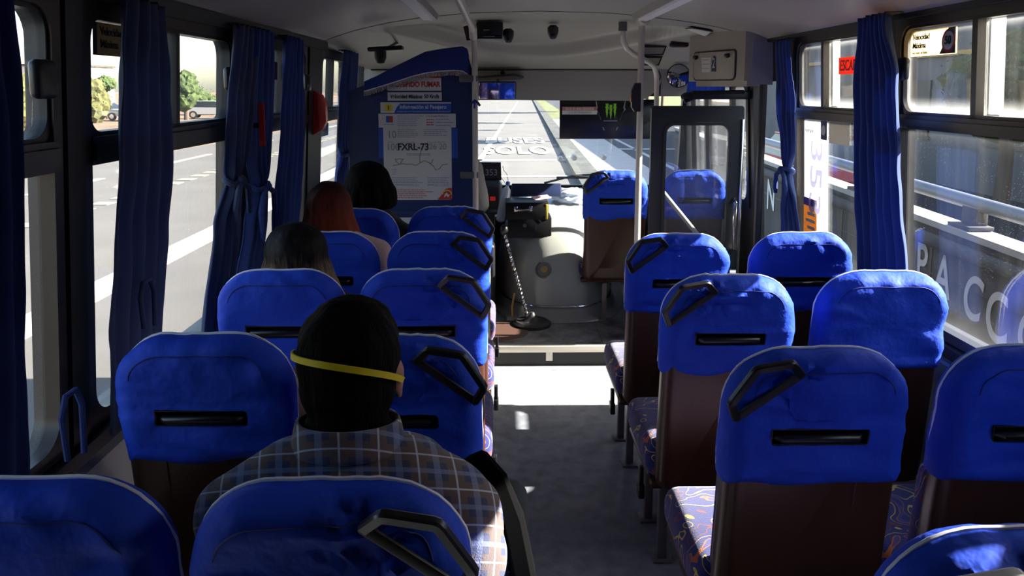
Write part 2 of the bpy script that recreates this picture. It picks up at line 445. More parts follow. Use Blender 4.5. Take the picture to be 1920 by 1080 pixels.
mb = MB()
wallbox(mb, -1, Y_BACK, Y_FRONT, -.3, LZ[0]); wallbox(mb, -1, Y_BACK, Y_FRONT, LZ[1], 2.02)
ys = [Y_BACK] + [v for w in LW for v in w] + [Y_FRONT]
struct('wall_left', mb, M['pillar'])
for a, b in zip(ys[::2], ys[1::2]):
    m2 = MB(); wallbox(m2, -1, a, b, LZ[0], LZ[1]); wallbox(m2, -1, a + .01, b - .01, LZ[0], LZ[1], 0, .018)
    struct('wall_left_pillar', m2, M['pillar'])
mb = MB()
wallbox(mb, 1, Y_BACK, 3.95, -.3, RZ[0]); wallbox(mb, 1, Y_BACK, Y_FRONT, RZ[1], 2.02)
wallbox(mb, 1, 3.95, 4.60, 1.72, RZ[1]); wallbox(mb, 1, 4.60, Y_FRONT, -.3, .95); wallbox(mb, 1, 4.60, Y_FRONT, 1.74, RZ[1])
struct('wall_right', mb, M['pillar'])
ys = [Y_BACK] + [v for w in RW for v in w] + [3.95]
for a, b in zip(ys[::2], ys[1::2]):
    m2 = MB(); wallbox(m2, 1, a, b, RZ[0], RZ[1]); struct('wall_right_pillar', m2, M['pillar'])
for a, b in ((4.60, 4.67), (6.12, Y_FRONT)):
    m2 = MB(); wallbox(m2, 1, a, b, .95, 1.74); struct('wall_right_pillar', m2, M['pillar'])
# grey panels and ledges below the windows
for side, y0, y1, zt in ((-1, Y_BACK, 4.45, LZ[0]), (1, Y_BACK, 3.93, RZ[0])):
    m2 = MB(); wallbox(m2, side, y0, y1, .02, zt - .05, 0, .02); wallbox(m2, side, y0, y1, zt - .14, zt - .06, .02, .05)
    struct('trim_1' if side < 0 else 'trim_2', m2, M['wallpanel'])
    m2 = MB(); wallbox(m2, side, y0, y1, zt - .045, zt - .005, 0, .035); struct('trim_3' if side < 0 else 'trim_4', m2, M['dark'])
    m2 = MB(); wallbox(m2, side, y0, y1, zt - .03, zt - .01, -.10, -.06); struct('trim_5' if side < 0 else 'trim_6', m2, M['alu'])
# curtain rails / dark strip over the windows
for side, z in ((-1, 1.893), (1, 1.93)):
    m2 = MB(); wallbox(m2, side, Y_BACK, 4.45 if side < 0 else 4.6, z, z + .045, 0, .03); struct('trim_7' if side < 0 else 'trim_8', m2, M['dark'])

wi = 0
def window(side, y0, y1, Z, mull, slide=True, gl=('glass_l', 'glass_l'), latch=None):
    global wi; wi += 1
    z0, z1, ra, rb = Z
    mb = MB(); ringframe(mb, side, y0, y1, z0, z1, .035, .07, -.05, .012)
    w = struct('window_%d' % wi, mb, M['rail'])
    mb = MB(); wallbox(mb, side, y0 + .03, y1 - .03, ra, rb, -.045, .016); wallbox(mb, side, y0 + .03, y1 - .03, ra + .012, rb - .015, .016, .026)
    obj('window_rail', mb, M['rail'], w)
    mb = MB()
    for m_ in mull: wallbox(mb, side, m_ - .014, m_ + .014, rb, z1 - .03, -.04, .004)
    ringframe(mb, side, y0 + .03, y1 - .03, rb - .005, z1 - .03, .016, .05, -.04, .004, .05)
    obj('sash', mb, M['dark'] if side < 0 else M['rail'], w)
    mb = MB(); wallbox(mb, side, y0 + .03, y1 - .03, z0 + .03, ra + .005, -.028, -.022); obj('pane', mb, M[gl[0]], w, smooth=False)
    a = y0 + .04
    for k, b in enumerate(mull + [y1 - .04]):
        mb = MB(); t = -.028 + .012 * (k % 2); wallbox(mb, side, a, b, rb + .002, z1 - .045, t, t + .005); obj('pane', mb, M[gl[1]], w, smooth=False); a = b
    if latch:
        for yl, zl in latch:
            mb = MB(); x = wx(side, zl, .02); s = -1 if side < 0 else 1
            mb.cbox((x - s * .012, yl, zl), (.030, .075, .085), .014, 3); mb.cbox((x, yl + .05, zl), (.018, .05, .05), .006)
            obj('latch', mb, M['plastic'], w)
    return w
window(-1, *LW[0], LZ, [1.25], latch=[(1.70, 1.70)])
window(-1, *LW[1], LZ, [2.37, 2.47], latch=[(2.86, 1.715)])
window(-1, *LW[2], LZ, [3.66], latch=[(3.985, 1.71)])
window(-1, *LW[3], LZ, [4.73], latch=[(5.06, 1.70)]); window(-1, *LW[4], LZ, [5.75])
RG = ('glass_r', 'glass_r_up')
window(1, *RW[0], RZ, [.95], gl=RG)
window(1, *RW[1], RZ, [2.44], gl=RG, latch=[(2.83, 1.75)])
window(1, *RW[2], RZ, [3.60], gl=RG)
# front side window by the front pair of seats
wi += 1
mb = MB(); ringframe(mb, 1, 4.67, 6.12, .95, 1.74, .04, .08, -.05, .012); wG = struct('window_%d' % wi, mb, M['dark'])
mb = MB(); wallbox(mb, 1, 4.70, 6.09, .98, 1.71, -.03, -.024); obj('pane', mb, M['glass_l'], wG, smooth=False)
mb = MB(); wallbox(mb, 1, 5.70, 5.74, .98, 1.71, -.03, .0); wallbox(mb, 1, 5.04, 5.09, .98, 1.71, -.03, .0); obj('mullion', mb, M['rail'], wG)

# floors
mb = MB(); mb.box((-1.12, Y_BACK, -.06), (.98, 4.56, 0)); mb.box((.98, Y_BACK, -.06), (1.58, 3.93, 0))
struct('floor', mb, M['floor'])
mb = MB(); mb.box((-1.12, 4.56, -.06), (1.58, Y_FRONT, .115)); struct('floor_platform', mb, M['floor'])
mb = MB(); mb.box((-.30, 4.575, .115), (.62, 5.35, .121)); struct('floor_tread_plate', mb, M['plate'])
mb = MB(); mb.box((.625, 4.575, .115), (1.0, 5.1, .1205)); struct('floor_side_plate', mb, M['plate'])
mb = MB(); mb.box((-.60, 4.535, .085), (.98, 4.575, .127), .006); mb.box((.27, 4.545, .03), (.31, 4.56, .10)); struct('trim_9', mb, M['alu'])
mb = MB(); mb.box((-.60, 4.550, .0), (.98, 4.562, .086)); struct('trim_10', mb, M['rubber'])
mb = MB(); mb.box((.98, 3.93, -.36), (1.60, 4.60, -.30)); mb.box((.97, 3.93, -.30), (.98, 4.56, 0)); mb.box((.98, 3.92, -.30), (1.56, 3.93, 0)); struct('floor_stairwell', mb, M['plate'])
# back of the bus, behind the camera
mb = MB(); mb.box((-1.12, Y_BACK - .05, -.3), (1.58, Y_BACK, 2.1)); struct('wall_back', mb, M['wallpanel'])

# ceiling: an arched panel over the saloon
PROF = [(-1.02, 1.905), (-1.00, 1.935), (-.93, 1.965), (-.80, 2.005), (-.62, 2.045), (-.42, 2.075), (-.15, 2.098), (.22, 2.108), (.60, 2.098), (.85, 2.075), (1.05, 2.05), (1.22, 2.02), (1.36, 1.985), (1.44, 1.955), (1.475, 1.93)]
mb = MB()
N_ = len(PROF)
for z_off, flip in ((0, 0), (.05, 1)):
    pass
A = [[mb.bm.verts.new((x, y, z)) for x, z in PROF] for y in (Y_BACK, 4.40)]
B = [[mb.bm.verts.new((x, y, z + .06)) for x, z in PROF] for y in (Y_BACK, 4.40)]
for k in range(N_ - 1):
    mb.bm.faces.new((A[0][k], A[0][k + 1], A[1][k + 1], A[1][k])); mb.bm.faces.new((B[0][k], B[1][k], B[1][k + 1], B[0][k + 1]))
    mb.bm.faces.new((A[1][k], A[1][k + 1], B[1][k + 1], B[1][k])); mb.bm.faces.new((A[0][k], B[0][k], B[0][k + 1], A[0][k + 1]))
for k in (0, N_ - 1): mb.bm.faces.new((A[0][k], A[1][k], B[1][k], B[0][k]))
struct('ceiling', mb, M['ceiling'], ang=60)
# sealed roof skin
mb = MB(); mb.box((-1.12, Y_BACK - .05, 2.17), (1.58, Y_FRONT, 2.20)); mb.box((-1.14, Y_BACK - .05, 2.0), (-1.08, Y_FRONT, 2.2)); mb.box((1.54, Y_BACK - .05, 2.0), (1.60, Y_FRONT, 2.2)); struct('roof', mb, M['white'])

# moulded front dome: from the ceiling down to the header, with a shallow dished arc
def zc(x):
    for (x0, z0), (x1, z1) in zip(PROF, PROF[1:]):
        if x0 <= x <= x1: return z0 + (z1 - z0) * (x - x0) / (x1 - x0)
    return 1.92
def dome(u, v):
    x = -1.02 + u * 2.50; y = 4.39 + v * 1.65
    base = 1.828 + (zc(x) - .003 - 1.828) * (1 - sst(0, 1, v) * .62 - v * .38)
    if base > zc(x): base = zc(x)
    # dished recess: inside an arc bowed to the front
    dx = (x - .20) / .98
    yarc = 5.52 - 1.0 * (x - .22) ** 2 * (1.0 if x > .22 else 1.15)
    base += .09 * (1 - sst(yarc - .04, yarc + .05, y)) * sst(4.42, 5.1, y)
    return (x, y, base)
mb = MB(); mb.grid(dome, 110, 80); struct('ceiling_front_dome', mb, M['ceiling'], ang=70)

# header over the windscreen
mb = MB()
hp = [(-1.05, 1.60), (.98, 1.585), (1.12, 1.60), (1.21, 1.67), (1.245, 1.76), (1.245, 1.835), (-1.05, 1.835)]
mb.poly([(x, 6.02, z) for x, z in hp], (0, .06, 0)); struct('wall_front_header', mb, M['ceiling'])
mb = MB(); mb.tube([(-1.0, 6.02, 1.822), (1.17, 6.02, 1.822), (1.215, 6.02, 1.81), (1.23, 6.02, 1.77), (1.2, 6.02, 1.70)], .006, 6); struct('trim_11', mb, M['dark'])
mb = MB(); mb.box((1.245, 6.03, 1.62), (1.5, 6.08, 1.93)); mb.box((-1.08, 6.0, 1.55), (1.54, 6.3, 1.6)) if False else None; struct('wall_front_corner', mb, M['ceiling'])
mb = MB(); mb.box((-1.1, 6.08, 1.62), (1.56, 6.45, 2.18)); struct('wall_front_top', mb, M['dark'])
mb = MB(); mb.box((-1.12, 6.38, -.3), (1.58, 6.46, .84)); struct('wall_front', mb, M['dark'])
wi += 1
mb = MB(); mb.poly([(-1.1, 6.42, .83), (1.56, 6.42, .83), (1.56, 6.40, .88), (-1.1, 6.40, .88)], (0, .05, 0)); wS = struct('window_%d' % wi, mb, M['rubber'])
mb = MB(); mb.poly([(-1.05, 6.415, .85), (1.5, 6.415, .85), (1.5, 6.28, 1.66), (-1.05, 6.28, 1.66)], (0, .006, .001)); obj('pane', mb, M['glass_f'], wS, smooth=False)
for x in (-1.09, 1.50):
    mb = MB(); mb.poly([(x - .03, 6.42, .84), (x + .05, 6.42, .84), (x + .05, 6.26, 1.75), (x - .03, 6.26, 1.75)], (0, .06, 0)); obj('pillar', mb, M['dark'], wS)
for k, (x, y, z) in enumerate(((.36, 6.385, 1.03), (.47, 6.385, 1.035), (.70, 6.385, 1.04))): pass
# ------------------------------------------------------------------ passenger seats
SEAT_TOP = 1.10; LEAN = .13
def rbox_rings(mb, w, z0, z1, rt, rb, d, e, ins=(), yc=0.0, cx=0.0):
    cz = (z0 + z1) / 2; h = z1 - z0
    def loop(a, y): return [(cx + x, yc + y, z) for x, z in rrect(0, cz, w - 2 * a, h - 2 * a, rt - a, rb - a, 9, 9)]
    rs = [loop(a, -d / 2) for a in ins]
    K = 6
    for k in range(K + 1):
        t = k / K * PI / 2; rs.append(loop(e * (1 - math.sin(t)), -d / 2 + e * (1 - math.cos(t)) if False else -d / 2 + e - e * math.cos(t)))
    rs.append(loop(0, 0))
    for k in range(K, -1, -1):
        t = k / K * PI / 2; rs.append(loop(e * (1 - math.sin(t)), d / 2 - e + e * math.cos(t)))
    rs += [loop(a, d / 2) for a in reversed(ins)]
    mb.rings(rs); return mb

def lean(me):
    for v in me.vertices: v.co.y += (SEAT_TOP - v.co.z) * LEAN
    me.update()

def cut(me, cutter_mb):
    a = obj('tmp_a', me, None, None); b = obj('tmp_b', cutter_mb, None)
    m = a.modifiers.new('b', 'BOOLEAN'); m.object = b; m.operation = 'DIFFERENCE'; m.solver = 'EXACT'
    bpy.context.view_layer.update(); bake(a); r = a.data
    bpy.data.objects.remove(a); bpy.data.objects.remove(b); r.shade_smooth(); r.set_sharp_from_angle(angle=R(40))
    return r

def make_seat(handle=0, slot=True, seed=1.0, w=.428, piping=True, single_leg=False):
    """handle: +1 grab handle on the right shoulder, -1 on the left, 0 none.  Local origin: floor under the back, facing +y"""
    P = {}
    def wr(p):
        x, y, z = p
        top = sst(.93, 1.10, z)
        k = .0
        out = Vector((0, 0, 0))
        back = 1 if y < .0 else .3
        # gathers under the top seam
        k += .013 * top * (.45 - abs(math.sin(x * 26 + 3 * n3(p, 6, seed)))) * (.35 + 1.3 * abs(n3((x, 0, z), 9, seed + 3)))
        k += .012 * n3((x * 1.0, y, z * 1.6), 8, seed) + .010 * n3((x * .8, y, z * 3.2), 10, seed + 9)
        # slack folds above the hem
        k += .007 * math.sin(z * 85 + 2.5 * x + seed + 3 * n3(p, 4, seed)) * sst(.90, .77, z) * (.5 + n3((x, 0, z), 5, seed + 5))
        if handle:
            hx, hz = handle * .065, 1.04
            dx, dz = (x - hx) * handle, z - hz
            rr = math.hypot(dx, dz); an = math.atan2(dz, -dx)
            k += .011 * math.sin(an * 11 + seed) * math.exp(-rr / .09) * sst(.005, .03, rr)
        out = Vector((x, y - k * back, z + .35 * k * top))
        # sides a bit slack and the hem drawn in
        out.x *= 1 + .016 * math.sin(z * 21 + seed) * (1 - top) * .5 - .012 * sst(.82, .755, z)
        return out
    mb = MB(); rbox_rings(mb, w, .763, 1.10, .135, .022, .118, .052, (.155, .125, .10, .08, .06))
    mb.disp(wr); cover = mb.mesh('cover', True, 60)
    mb = MB(); rbox_rings(mb, w - .022, .335, 1.07, .095, .05, .088, .034, (.10, .045, .038))
    # shallow moulded panel in the lower back
    def pan(p):
        if p.y < -.03 and abs(p.x) < .16 and p.z < .70: p.y += .010 * sst(.16, .145, abs(p.x)) * sst(.70, .685, p.z)
        return p
    mb.disp(pan); shell = mb.mesh('shell', True, 45)
    sx0, sx1, sz0, sz1 = -.112, .112, .882, .924
    if slot:
        c = MB(); c.box((sx0, -.20, sz0), (sx1, -.008, sz1), .008)
        cover = cut(cover, c)
        c = MB(); c.box((sx0, -.20, sz0), (sx1, -.008, sz1), .008)
        shell = cut(shell, c)
        mb = MB()
        for a, b in (((sx0, -.056, sz0), (sx1, -.010, sz0 + .003)), ((sx0, -.056, sz1 - .003), (sx1, -.010, sz1)), ((sx0, -.056, sz0), (sx0 + .003, -.010, sz1)), ((sx1 - .003, -.056, sz0), (sx1, -.010, sz1)), ((sx0, -.016, sz0), (sx1, -.009, sz1))): mb.box(a, b)
        P['slot_liner'] = (mb.mesh('slot_liner', False), 'rubber')
        mb = MB(); zb = sz0 + .016
        mb.tube([(sx0 + .012, -.014, zb), (sx0 + .014, -.040, zb), (sx0 + .026, -.054, zb), (sx1 - .026, -.054, zb + .001), (sx1 - .014, -.040, zb + .001), (sx1 - .012, -.014, zb + .001)], .0115, 12)
        P['grab_bar'] = (mb.mesh('grab_bar'), 'plastic')
    P['cover'] = (cover, 'cover'); P['back_shell'] = (shell, 'shell')
    # upholstered front of the back
    mb = MB(); rbox_rings(mb, w - .05, .42, .76, .03, .03, .07, .03, (.06,), yc=.065); P['back_cushion'] = (mb.mesh('back_cushion'), 'moquette')
    if piping:
        L = rrect(0, (.758 + 1.10) / 2, w - .006, 1.10 - .758, .135, .022, 9, 9)
        k0 = 8 + 9; pts = []
        up = [p for p in L if p[1] > .80]
        # take the run from right side over the top to the left side
        i0 = min(range(len(L)), key=lambda i: (L[i][0] < 0, abs(L[i][1] - .80)))
        seq = [L[(i0 + k) % len(L)] for k in range(len(L))]
        run = []
        for p in seq:
            if p[1] < .79: 
                if run: break
                continue
            run.append(p)
        mb = MB(); mb.tube([(x + .002 * n3((x, 0, z), 30, seed), wr(Vector((x, .012, z))).y, wr(Vector((x, .012, z))).z + .0015) for x, z in run], .0040, 6)
        P['piping'] = (mb.mesh('piping'), 'piping')
        mb = MB(); run2 = [p for p in rrect(0, (.758 + 1.10) / 2, w - .105, 1.10 - .758 - .075, .07, .02, 9, 9) if p[1] > 1.0]
        i1 = max(range(len(run2)), key=lambda i: run2[i][0])
        run2 = sorted(run2, key=lambda p: -math.atan2(p[1] - .93, p[0]))
        mb.tube([(x, wr(Vector((x, -.059, z))).y + .0015, z) for x, z in run2], .0016, 5)
        P['seam'] = (mb.mesh('seam'), 'seam')
    if handle:
        h = handle; e = w / 2
        pl = [(e - .150, 1.064), (e - .120, 1.098), (e - .042, 1.086), (e + .007, 1.004), (e - .014, .958)]
        yo = (-.066, -.088, -.092, -.088, -.066)
        pts = [Vector((h * a, y, b)) for (a, b), y in zip(pl, yo)]
        # round the bends
        sm = [pts[0]]
        for i in range(1, 4):
            for t in (.8, .9, 1.0): sm.append(pts[i - 1].lerp(pts[i], t)) if t < 1 else None
            sm.append((pts[i - 1].lerp(pts[i], .92) + pts[i] * 2 + pts[i].lerp(pts[i + 1], .08)) / 4)
            for t in (.1, .2): sm.append(pts[i].lerp(pts[i + 1], t))
        sm.append(pts[4])
        sq = [(1, .55), (.7, 1), (-.7, 1), (-1, .55), (-1, -.55), (-.7, -1), (.7, -1), (1, -.55)]
        mb = MB(); mb.tube(sm, .0092, prof=sq, up=(0, 1, 0))
        P['shoulder_handle'] = (mb.mesh('shoulder_handle', True, 30), 'plastic')
        a, b = pts[0], pts[4]; c = (a + b) / 2; ang = math.atan2(b.z - a.z, b.x - a.x)
        mb = MB(); mb.cbox((c.x, -.067, c.z), ((b - a).length + .012, .010, .020), .004, 2, (0, -ang, 0))
        P['handle_plate'] = (mb.mesh('handle_plate'), 'rubber')
    for me, _ in P.values(): lean(me)
    # cushion, tray, legs
    if handle:
        mb = MB(); bx_ = handle * .236
        mb.box((bx_ - .008, .155, .30), (bx_ + .008, .185, .375), .004); mb.box((bx_ - .011, .145, .265), (bx_ + .011, .195, .315), .005)
        P['belt_buckle'] = (mb.mesh('belt_buckle'), 'plastic')
    mb = MB()
    mb.cbox((0, .335, .415), (.455, .46, .12), .045, 4)
    mb.disp(lambda p: Vector((p.x, p.y, p.z + (.012 * math.cos(p.x * 6) if p.z > .43 else 0) + .006 * n3(p, 9, seed))))
    P['seat_cushion'] = (mb.mesh('seat_cushion', True, 60), 'moquette')
    mb = MB(); mb.box((-.215, .10, .325), (.215, .55, .358), .012); P['seat_tray'] = (mb.mesh('seat_tray'), 'shell')
    return P

def build_seat(P, label, x, y, dz=-.009, zf=0.0, group=None, legs=((-.15, .20), (.15, .20), (-.15, .46), (.15, .46)), share=None):
    t = thing('passenger_chair', label, 'seat', (x, y, zf), group)
    base = dz - zf
    for nm, (me, mt) in P.items():
        o = bpy.data.objects.new(nm, me); COL.objects.link(o); o.parent = t; o.location = (0, 0, base)
        if not me.materials: me.materials.append(M[mt])
    for lx, ly in legs:
        mb = MB(); mb.box((lx - .016, ly - .016, .001), (lx + .016, ly + .016, .335 + base), .004); mb.box((lx - .035, ly - .035, .0005), (lx + .035, ly + .035, .008), .002)
        obj('leg', mb, M['steel'], t, local=True)
    return t

S_AL = [make_seat(1, seed=s) for s in (1.3, 4.1)]
S_AR = [make_seat(-1, seed=s) for s in (2.2, 7.7, 5.3)]
S_W = [make_seat(0, seed=s) for s in (3.5, 6.2)]
S_WN = make_seat(0, slot=False, seed=8.8)
XLA, XLW, XRA, XRW = -.262, -.722, .724, 1.238
gL, gLw, gR, gRw = 'blue covered seats left of the aisle', 'blue covered window seats along the left wall', 'blue covered seats right of the aisle', 'blue covered window seats along the right wall'
LY = (1.10, 1.79, 2.475, 3.14, 3.83)
labs = ['blue covered seat with black shoulder handle carrying the man in the plaid shirt',
        'blue covered aisle seat with shoulder handle directly ahead of the plaid shirt man',
        'blue covered aisle seat with shoulder handle level with the long dark haired woman',
        'blue covered aisle seat level with the red haired woman',
        'blue covered aisle seat nearest the poster partition']
for k, (y, l) in enumerate(zip(LY, labs)): build_seat(S_AL[k % 2], l, XLA, y, group=gL)
labs = ['empty blue covered window seat in the rearmost visible row, beside the large dark curtain',
        'empty blue covered window seat with open slot and dark brown back beside the untied curtain',
        'blue covered window seat with the long dark haired woman leaning on it',
        'blue covered window seat holding the red haired woman',
        'plain blue window seat holding the person with short dark bob']
for k, (y, l) in enumerate(zip((1.11, 1.81, 2.475, 3.15, 3.77), labs)): build_seat(S_WN if k == 4 else S_W[k % 2], l, XLW, y, group=gLw)
labs = ['crumpled blue seat cover with white edge at the bottom right corner of the photo',
        'blue covered aisle seat with shoulder handle and sunlit patterned cushion, brown back, nearest full seat',
        'blue covered aisle seat with shoulder handle, second full seat on the right of the aisle',
        'blue covered aisle seat with shoulder handle just behind the entrance door']
for k, (y, l) in enumerate(zip((.955, 1.69, 2.385, 3.09), labs)): build_seat(S_AR[(k + 2) % 3], l, XRA, y, group=gR)
labs = ['blue covered window seat with slot, cut off by the right edge of the photo',
        'blue covered window seat with plain back and sunlit top below the speed sign window',
        'blue covered window seat with wide dark slot by the route stickers']
for k, (y, l) in enumerate(zip((1.70, 2.43, 3.11), labs)): build_seat(S_WN if k == 1 else S_W[k % 2], l, XRW, y, group=gRw)
# the pair on the front platform
f1 = build_seat(S_AR[1], 'blue and brown single seat on the front platform left of the door glass', .752, 5.03, .045, .121, legs=((-.06, .05), (-.06, .44)))
f2 = build_seat(S_W[0], 'blue and brown seat seen through the glass of the open door', 1.275, 5.06, .045, .115, legs=((-.1, .2), (.1, .2), (-.1, .46), (.1, .46)))
# ------------------------------------------------------------------ partition behind the driver, with notices
YB = 4.40
t = thing('driver_partition', 'navy blue board partition behind the driver covered with passenger notices', 'partition', (-.5, YB, 0))
mb = MB(); mb.poly([(x, YB, z) for x, z in ((-.866, .955), (-.143, .955), (-.143, 1.70), (-.185, 1.86), (-.20, 1.895), (-.35, 1.88), (-.42, 1.867), (-.50, 1.83), (-.60, 1.78), (-.70, 1.73), (-.77, 1.70), (-.866, 1.66))], (0, .03, 0)); obj('board', mb, M['blueboard'], t)
mb = MB(); mb.box((-.88, YB + .005, .30), (-.145, YB + .028, .955), .004); obj('lower_panel', mb, M['white'], t)
mb = MB(); mb.box((-.868, YB - .006, .945), (-.14, YB + .036, .985), .006); obj('bottom_rail', mb, M['blueboard'], t)
mb = MB(); mb.box((-.868, YB + .0, .02), (-.83, YB + .03, .95)); mb.box((-.18, YB, .02), (-.145, YB + .03, .95)); obj('post', mb, M['steel'], t)

def lines(mb, x0, x1, z0, z1, n, y, h=.0035, rag=.3):
    for k in range(n):
        z = z0 + (z1 - z0) * k / max(1, n - 1); x = x0; e = x1 - random.random() * rag * (x1 - x0)
        while x < e:
            w = min(e - x, .006 + random.random() * .016); mb.box((x, y, z - h / 2), (x + w, y + .0004, z + h / 2)); x += w + .003
def zx(a): return -.7547 + a * .000608
def zz(b): return 1.6408 - b * .000621
yb = YB - .004
def board(root, nm, a0, b0, a1, b1, y, m, th=.0015):
    mb = MB(); mb.box((zx(a0), y - th, zz(b1)), (zx(a1), y, zz(b0))); return obj(nm, mb, m, root, smooth=False)
# no smoking + speed notices
s = thing('no_smoking_sign', 'white notice with red capitals forbidding smoking under the fringed pelmet', 'sign', (-.49, yb, 1.70))
mb = MB(); mb.box((-.640, yb - .002, 1.668), (-.338, yb, 1.738)); obj('plate', mb, M['paper'], s, smooth=False)
mb = MB(); mb.box((-.640, yb - .002, 1.7385), (-.338, yb, 1.76)); obj('red_band', mb, M['redink'], s, smooth=False)
text('PROHIBIDO FUMAR', .041, (-.489, yb - .003, 1.702), FRONT, M['redink'], s, bold=.0014, sx=.80)
s = thing('speed_limit_notice', 'narrow white notice giving maximum speed 50 in black letters', 'sign', (-.49, yb, 1.63))
mb = MB(); mb.box((-.640, yb - .002, 1.612), (-.336, yb, 1.659)); obj('plate', mb, M['paper'], s, smooth=False)
text('Velocidad Máxima: 50 Km/h', .031, (-.488, yb - .003, 1.635), FRONT, M['ink'], s, bold=.0008, sx=.78)
# header strip
s = thing('passenger_information_strip', 'blue header strip with yellow circle reading passenger information', 'sign', (-.48, yb, 1.57))
board(s, 'plate', 120, 60, 775, 157, yb, M['paper'])
mb = MB(); mb.poly([(zx(a), yb - .0025, zz(b)) for a, b in ((245, 157), (275, 100), (300, 72), (775, 72), (775, 157))], (0, .001, 0)); obj('blue_field', mb, M['blueink'], s, smooth=False)
mb = MB(); mb.cyl((zx(195), yb - .0025, zz(110)), (zx(195), yb, zz(110)), .024, seg=24); obj('yellow_disc', mb, M['yellow'], s)
text('i', .034, (zx(195), yb - .003, zz(110)), FRONT, M['ink'], s, bold=.0015)
text('Información al Pasajero', .030, (zx(515), yb - .003, zz(103)), FRONT, M['paper'], s, bold=.0006, sx=.93)
mb = MB(); lines(mb, zx(275), zx(768), zz(143), zz(143), 1, yb - .003, .005, 0); obj('lettering', mb, M['greyink'], s, smooth=False)
# rules strip
s = thing('complaints_strip', 'white strip with a small blue and red square emblem and fine print', 'sign', (-.48, yb, 1.50))
board(s, 'plate', 100, 163, 818, 290, yb - .002, M['paper'])
mb = MB(); mb.box((zx(170), yb - .0048, zz(243)), (zx(200), yb - .003, zz(185))); obj('blue_emblem', mb, M['blueink'], s, smooth=False)
mb = MB(); mb.box((zx(200), yb - .0048, zz(243)), (zx(232), yb - .003, zz(185))); obj('red_emblem', mb, M['redink'], s, smooth=False)
mb = MB(); lines(mb, zx(275), zx(520), zz(185), zz(272), 6, yb - .0045); lines(mb, zx(630), zx(800), zz(215), zz(270), 3, yb - .0045, .005); lines(mb, zx(150), zx(255), zz(260), zz(260), 1, yb - .0045); obj('lettering', mb, M['greyink'], s, smooth=False)
text('CALIDAD PUBLICA', .014, (zx(645), yb - .0045, zz(187)), FRONT, M['greyink'], s, sx=1.1)
mb = MB(); lines(mb, zx(545), zx(615), zz(218), zz(265), 3, yb - .0045, .005, .1); obj('red_text', mb, M['redink'], s, smooth=False)
# main poster
s = thing('route_poster', 'large white poster with vehicle number plate code and a route map', 'poster', (-.48, yb, 1.25))
board(s, 'blue_backing', 95, 296, 835, 570, yb + .0015, M['blueink'])
mb = MB(); mb.poly([(x, yb - .0025, z) for x, z in rrect((zx(140) + zx(775)) / 2, (zz(286) + zz(955)) / 2, zx(775) - zx(140), zz(286) - zz(955), .004, .012)], (0, .002, 0)); obj('sheet', mb, M['paper'], s, smooth=False)
for bd, a, b, sz, bo in (('10', 220, 355, .058, .0004), ('100', 228, 470, .056, .0), ('FXRL-73', 418, 468, .054, .0016), ('26', 600, 465, .048, .0), ('20', 692, 465, .048, .0)):
    text(bd, sz, (zx(a), yb - .0032, zz(b)), FRONT, M['ink'] if bo > .001 else M['greyink'], s, bold=bo, sx=.92)
mb = MB(); y = yb - .0032
lines(mb, zx(275), zx(470), zz(308), zz(375), 5, y); lines(mb, zx(520), zx(760), zz(308), zz(360), 4, y); lines(mb, zx(180), zx(250), zz(422), zz(422), 1, y); lines(mb, zx(300), zx(430), zz(422), zz(422), 1, y, .0035, 0); lines(mb, zx(560), zx(720), zz(422), zz(422), 1, y, .0035, 0)
lines(mb, zx(355), zx(575), zz(528), zz(540), 2, y, .004, 0); lines(mb, zx(180), zx(515), zz(748), zz(825), 6, y); lines(mb, zx(545), zx(765), zz(748), zz(825), 6, y); lines(mb, zx(215), zx(265), zz(675), zz(715), 3, y)
obj('lettering', mb, M['greyink'], s, smooth=False)
mb = MB(); lines(mb, zx(180), zx(640), zz(862), zz(935), 5, y); obj('red_text', mb, M['redink'], s, smooth=False)
mb = MB()
for pl in ([(225, 637), (262, 632), (300, 618), (345, 626), (390, 624), (445, 636), (480, 612), (520, 592), (560, 610), (600, 640), (625, 680), (660, 665), (690, 630), (735, 625)], [(245, 575), (262, 605), (290, 632), (305, 600), (325, 575)], [(250, 580), (290, 575), (320, 580)], [(565, 615), (585, 615), (600, 580)], [(480, 610), (475, 570), (490, 500)]):
    mb.tube([(zx(a), yb - .003, zz(b)) for a, b in pl], .0022, 4)
obj('route_map', mb, M['olive'], s)
mb = MB(); mb.poly([(zx(a), y - .0002, zz(b)) for a, b in ((635, 953), (668, 920), (690, 880), (715, 855), (745, 845), (773, 845), (773, 940), (765, 953))], (0, .0012, 0)); obj('red_corner', mb, M['redink'], s, smooth=False)
mb = MB(); mb.tube([(zx(728) + .026 * math.cos(a), y - .001, zz(905) + .024 * math.sin(a)) for a in [k * .35 for k in range(0, 10)]], .004, 6); obj('yellow_arc', mb, M['yellow'], s)
mb = MB(); mb.poly([(zx(a), y - .0008, zz(b)) for a, b in ((700, 935), (705, 905), (725, 885), (742, 910), (758, 900), (738, 935), (725, 915))], (0, .001, 0)); obj('white_mark', mb, M['paper'], s, smooth=False)

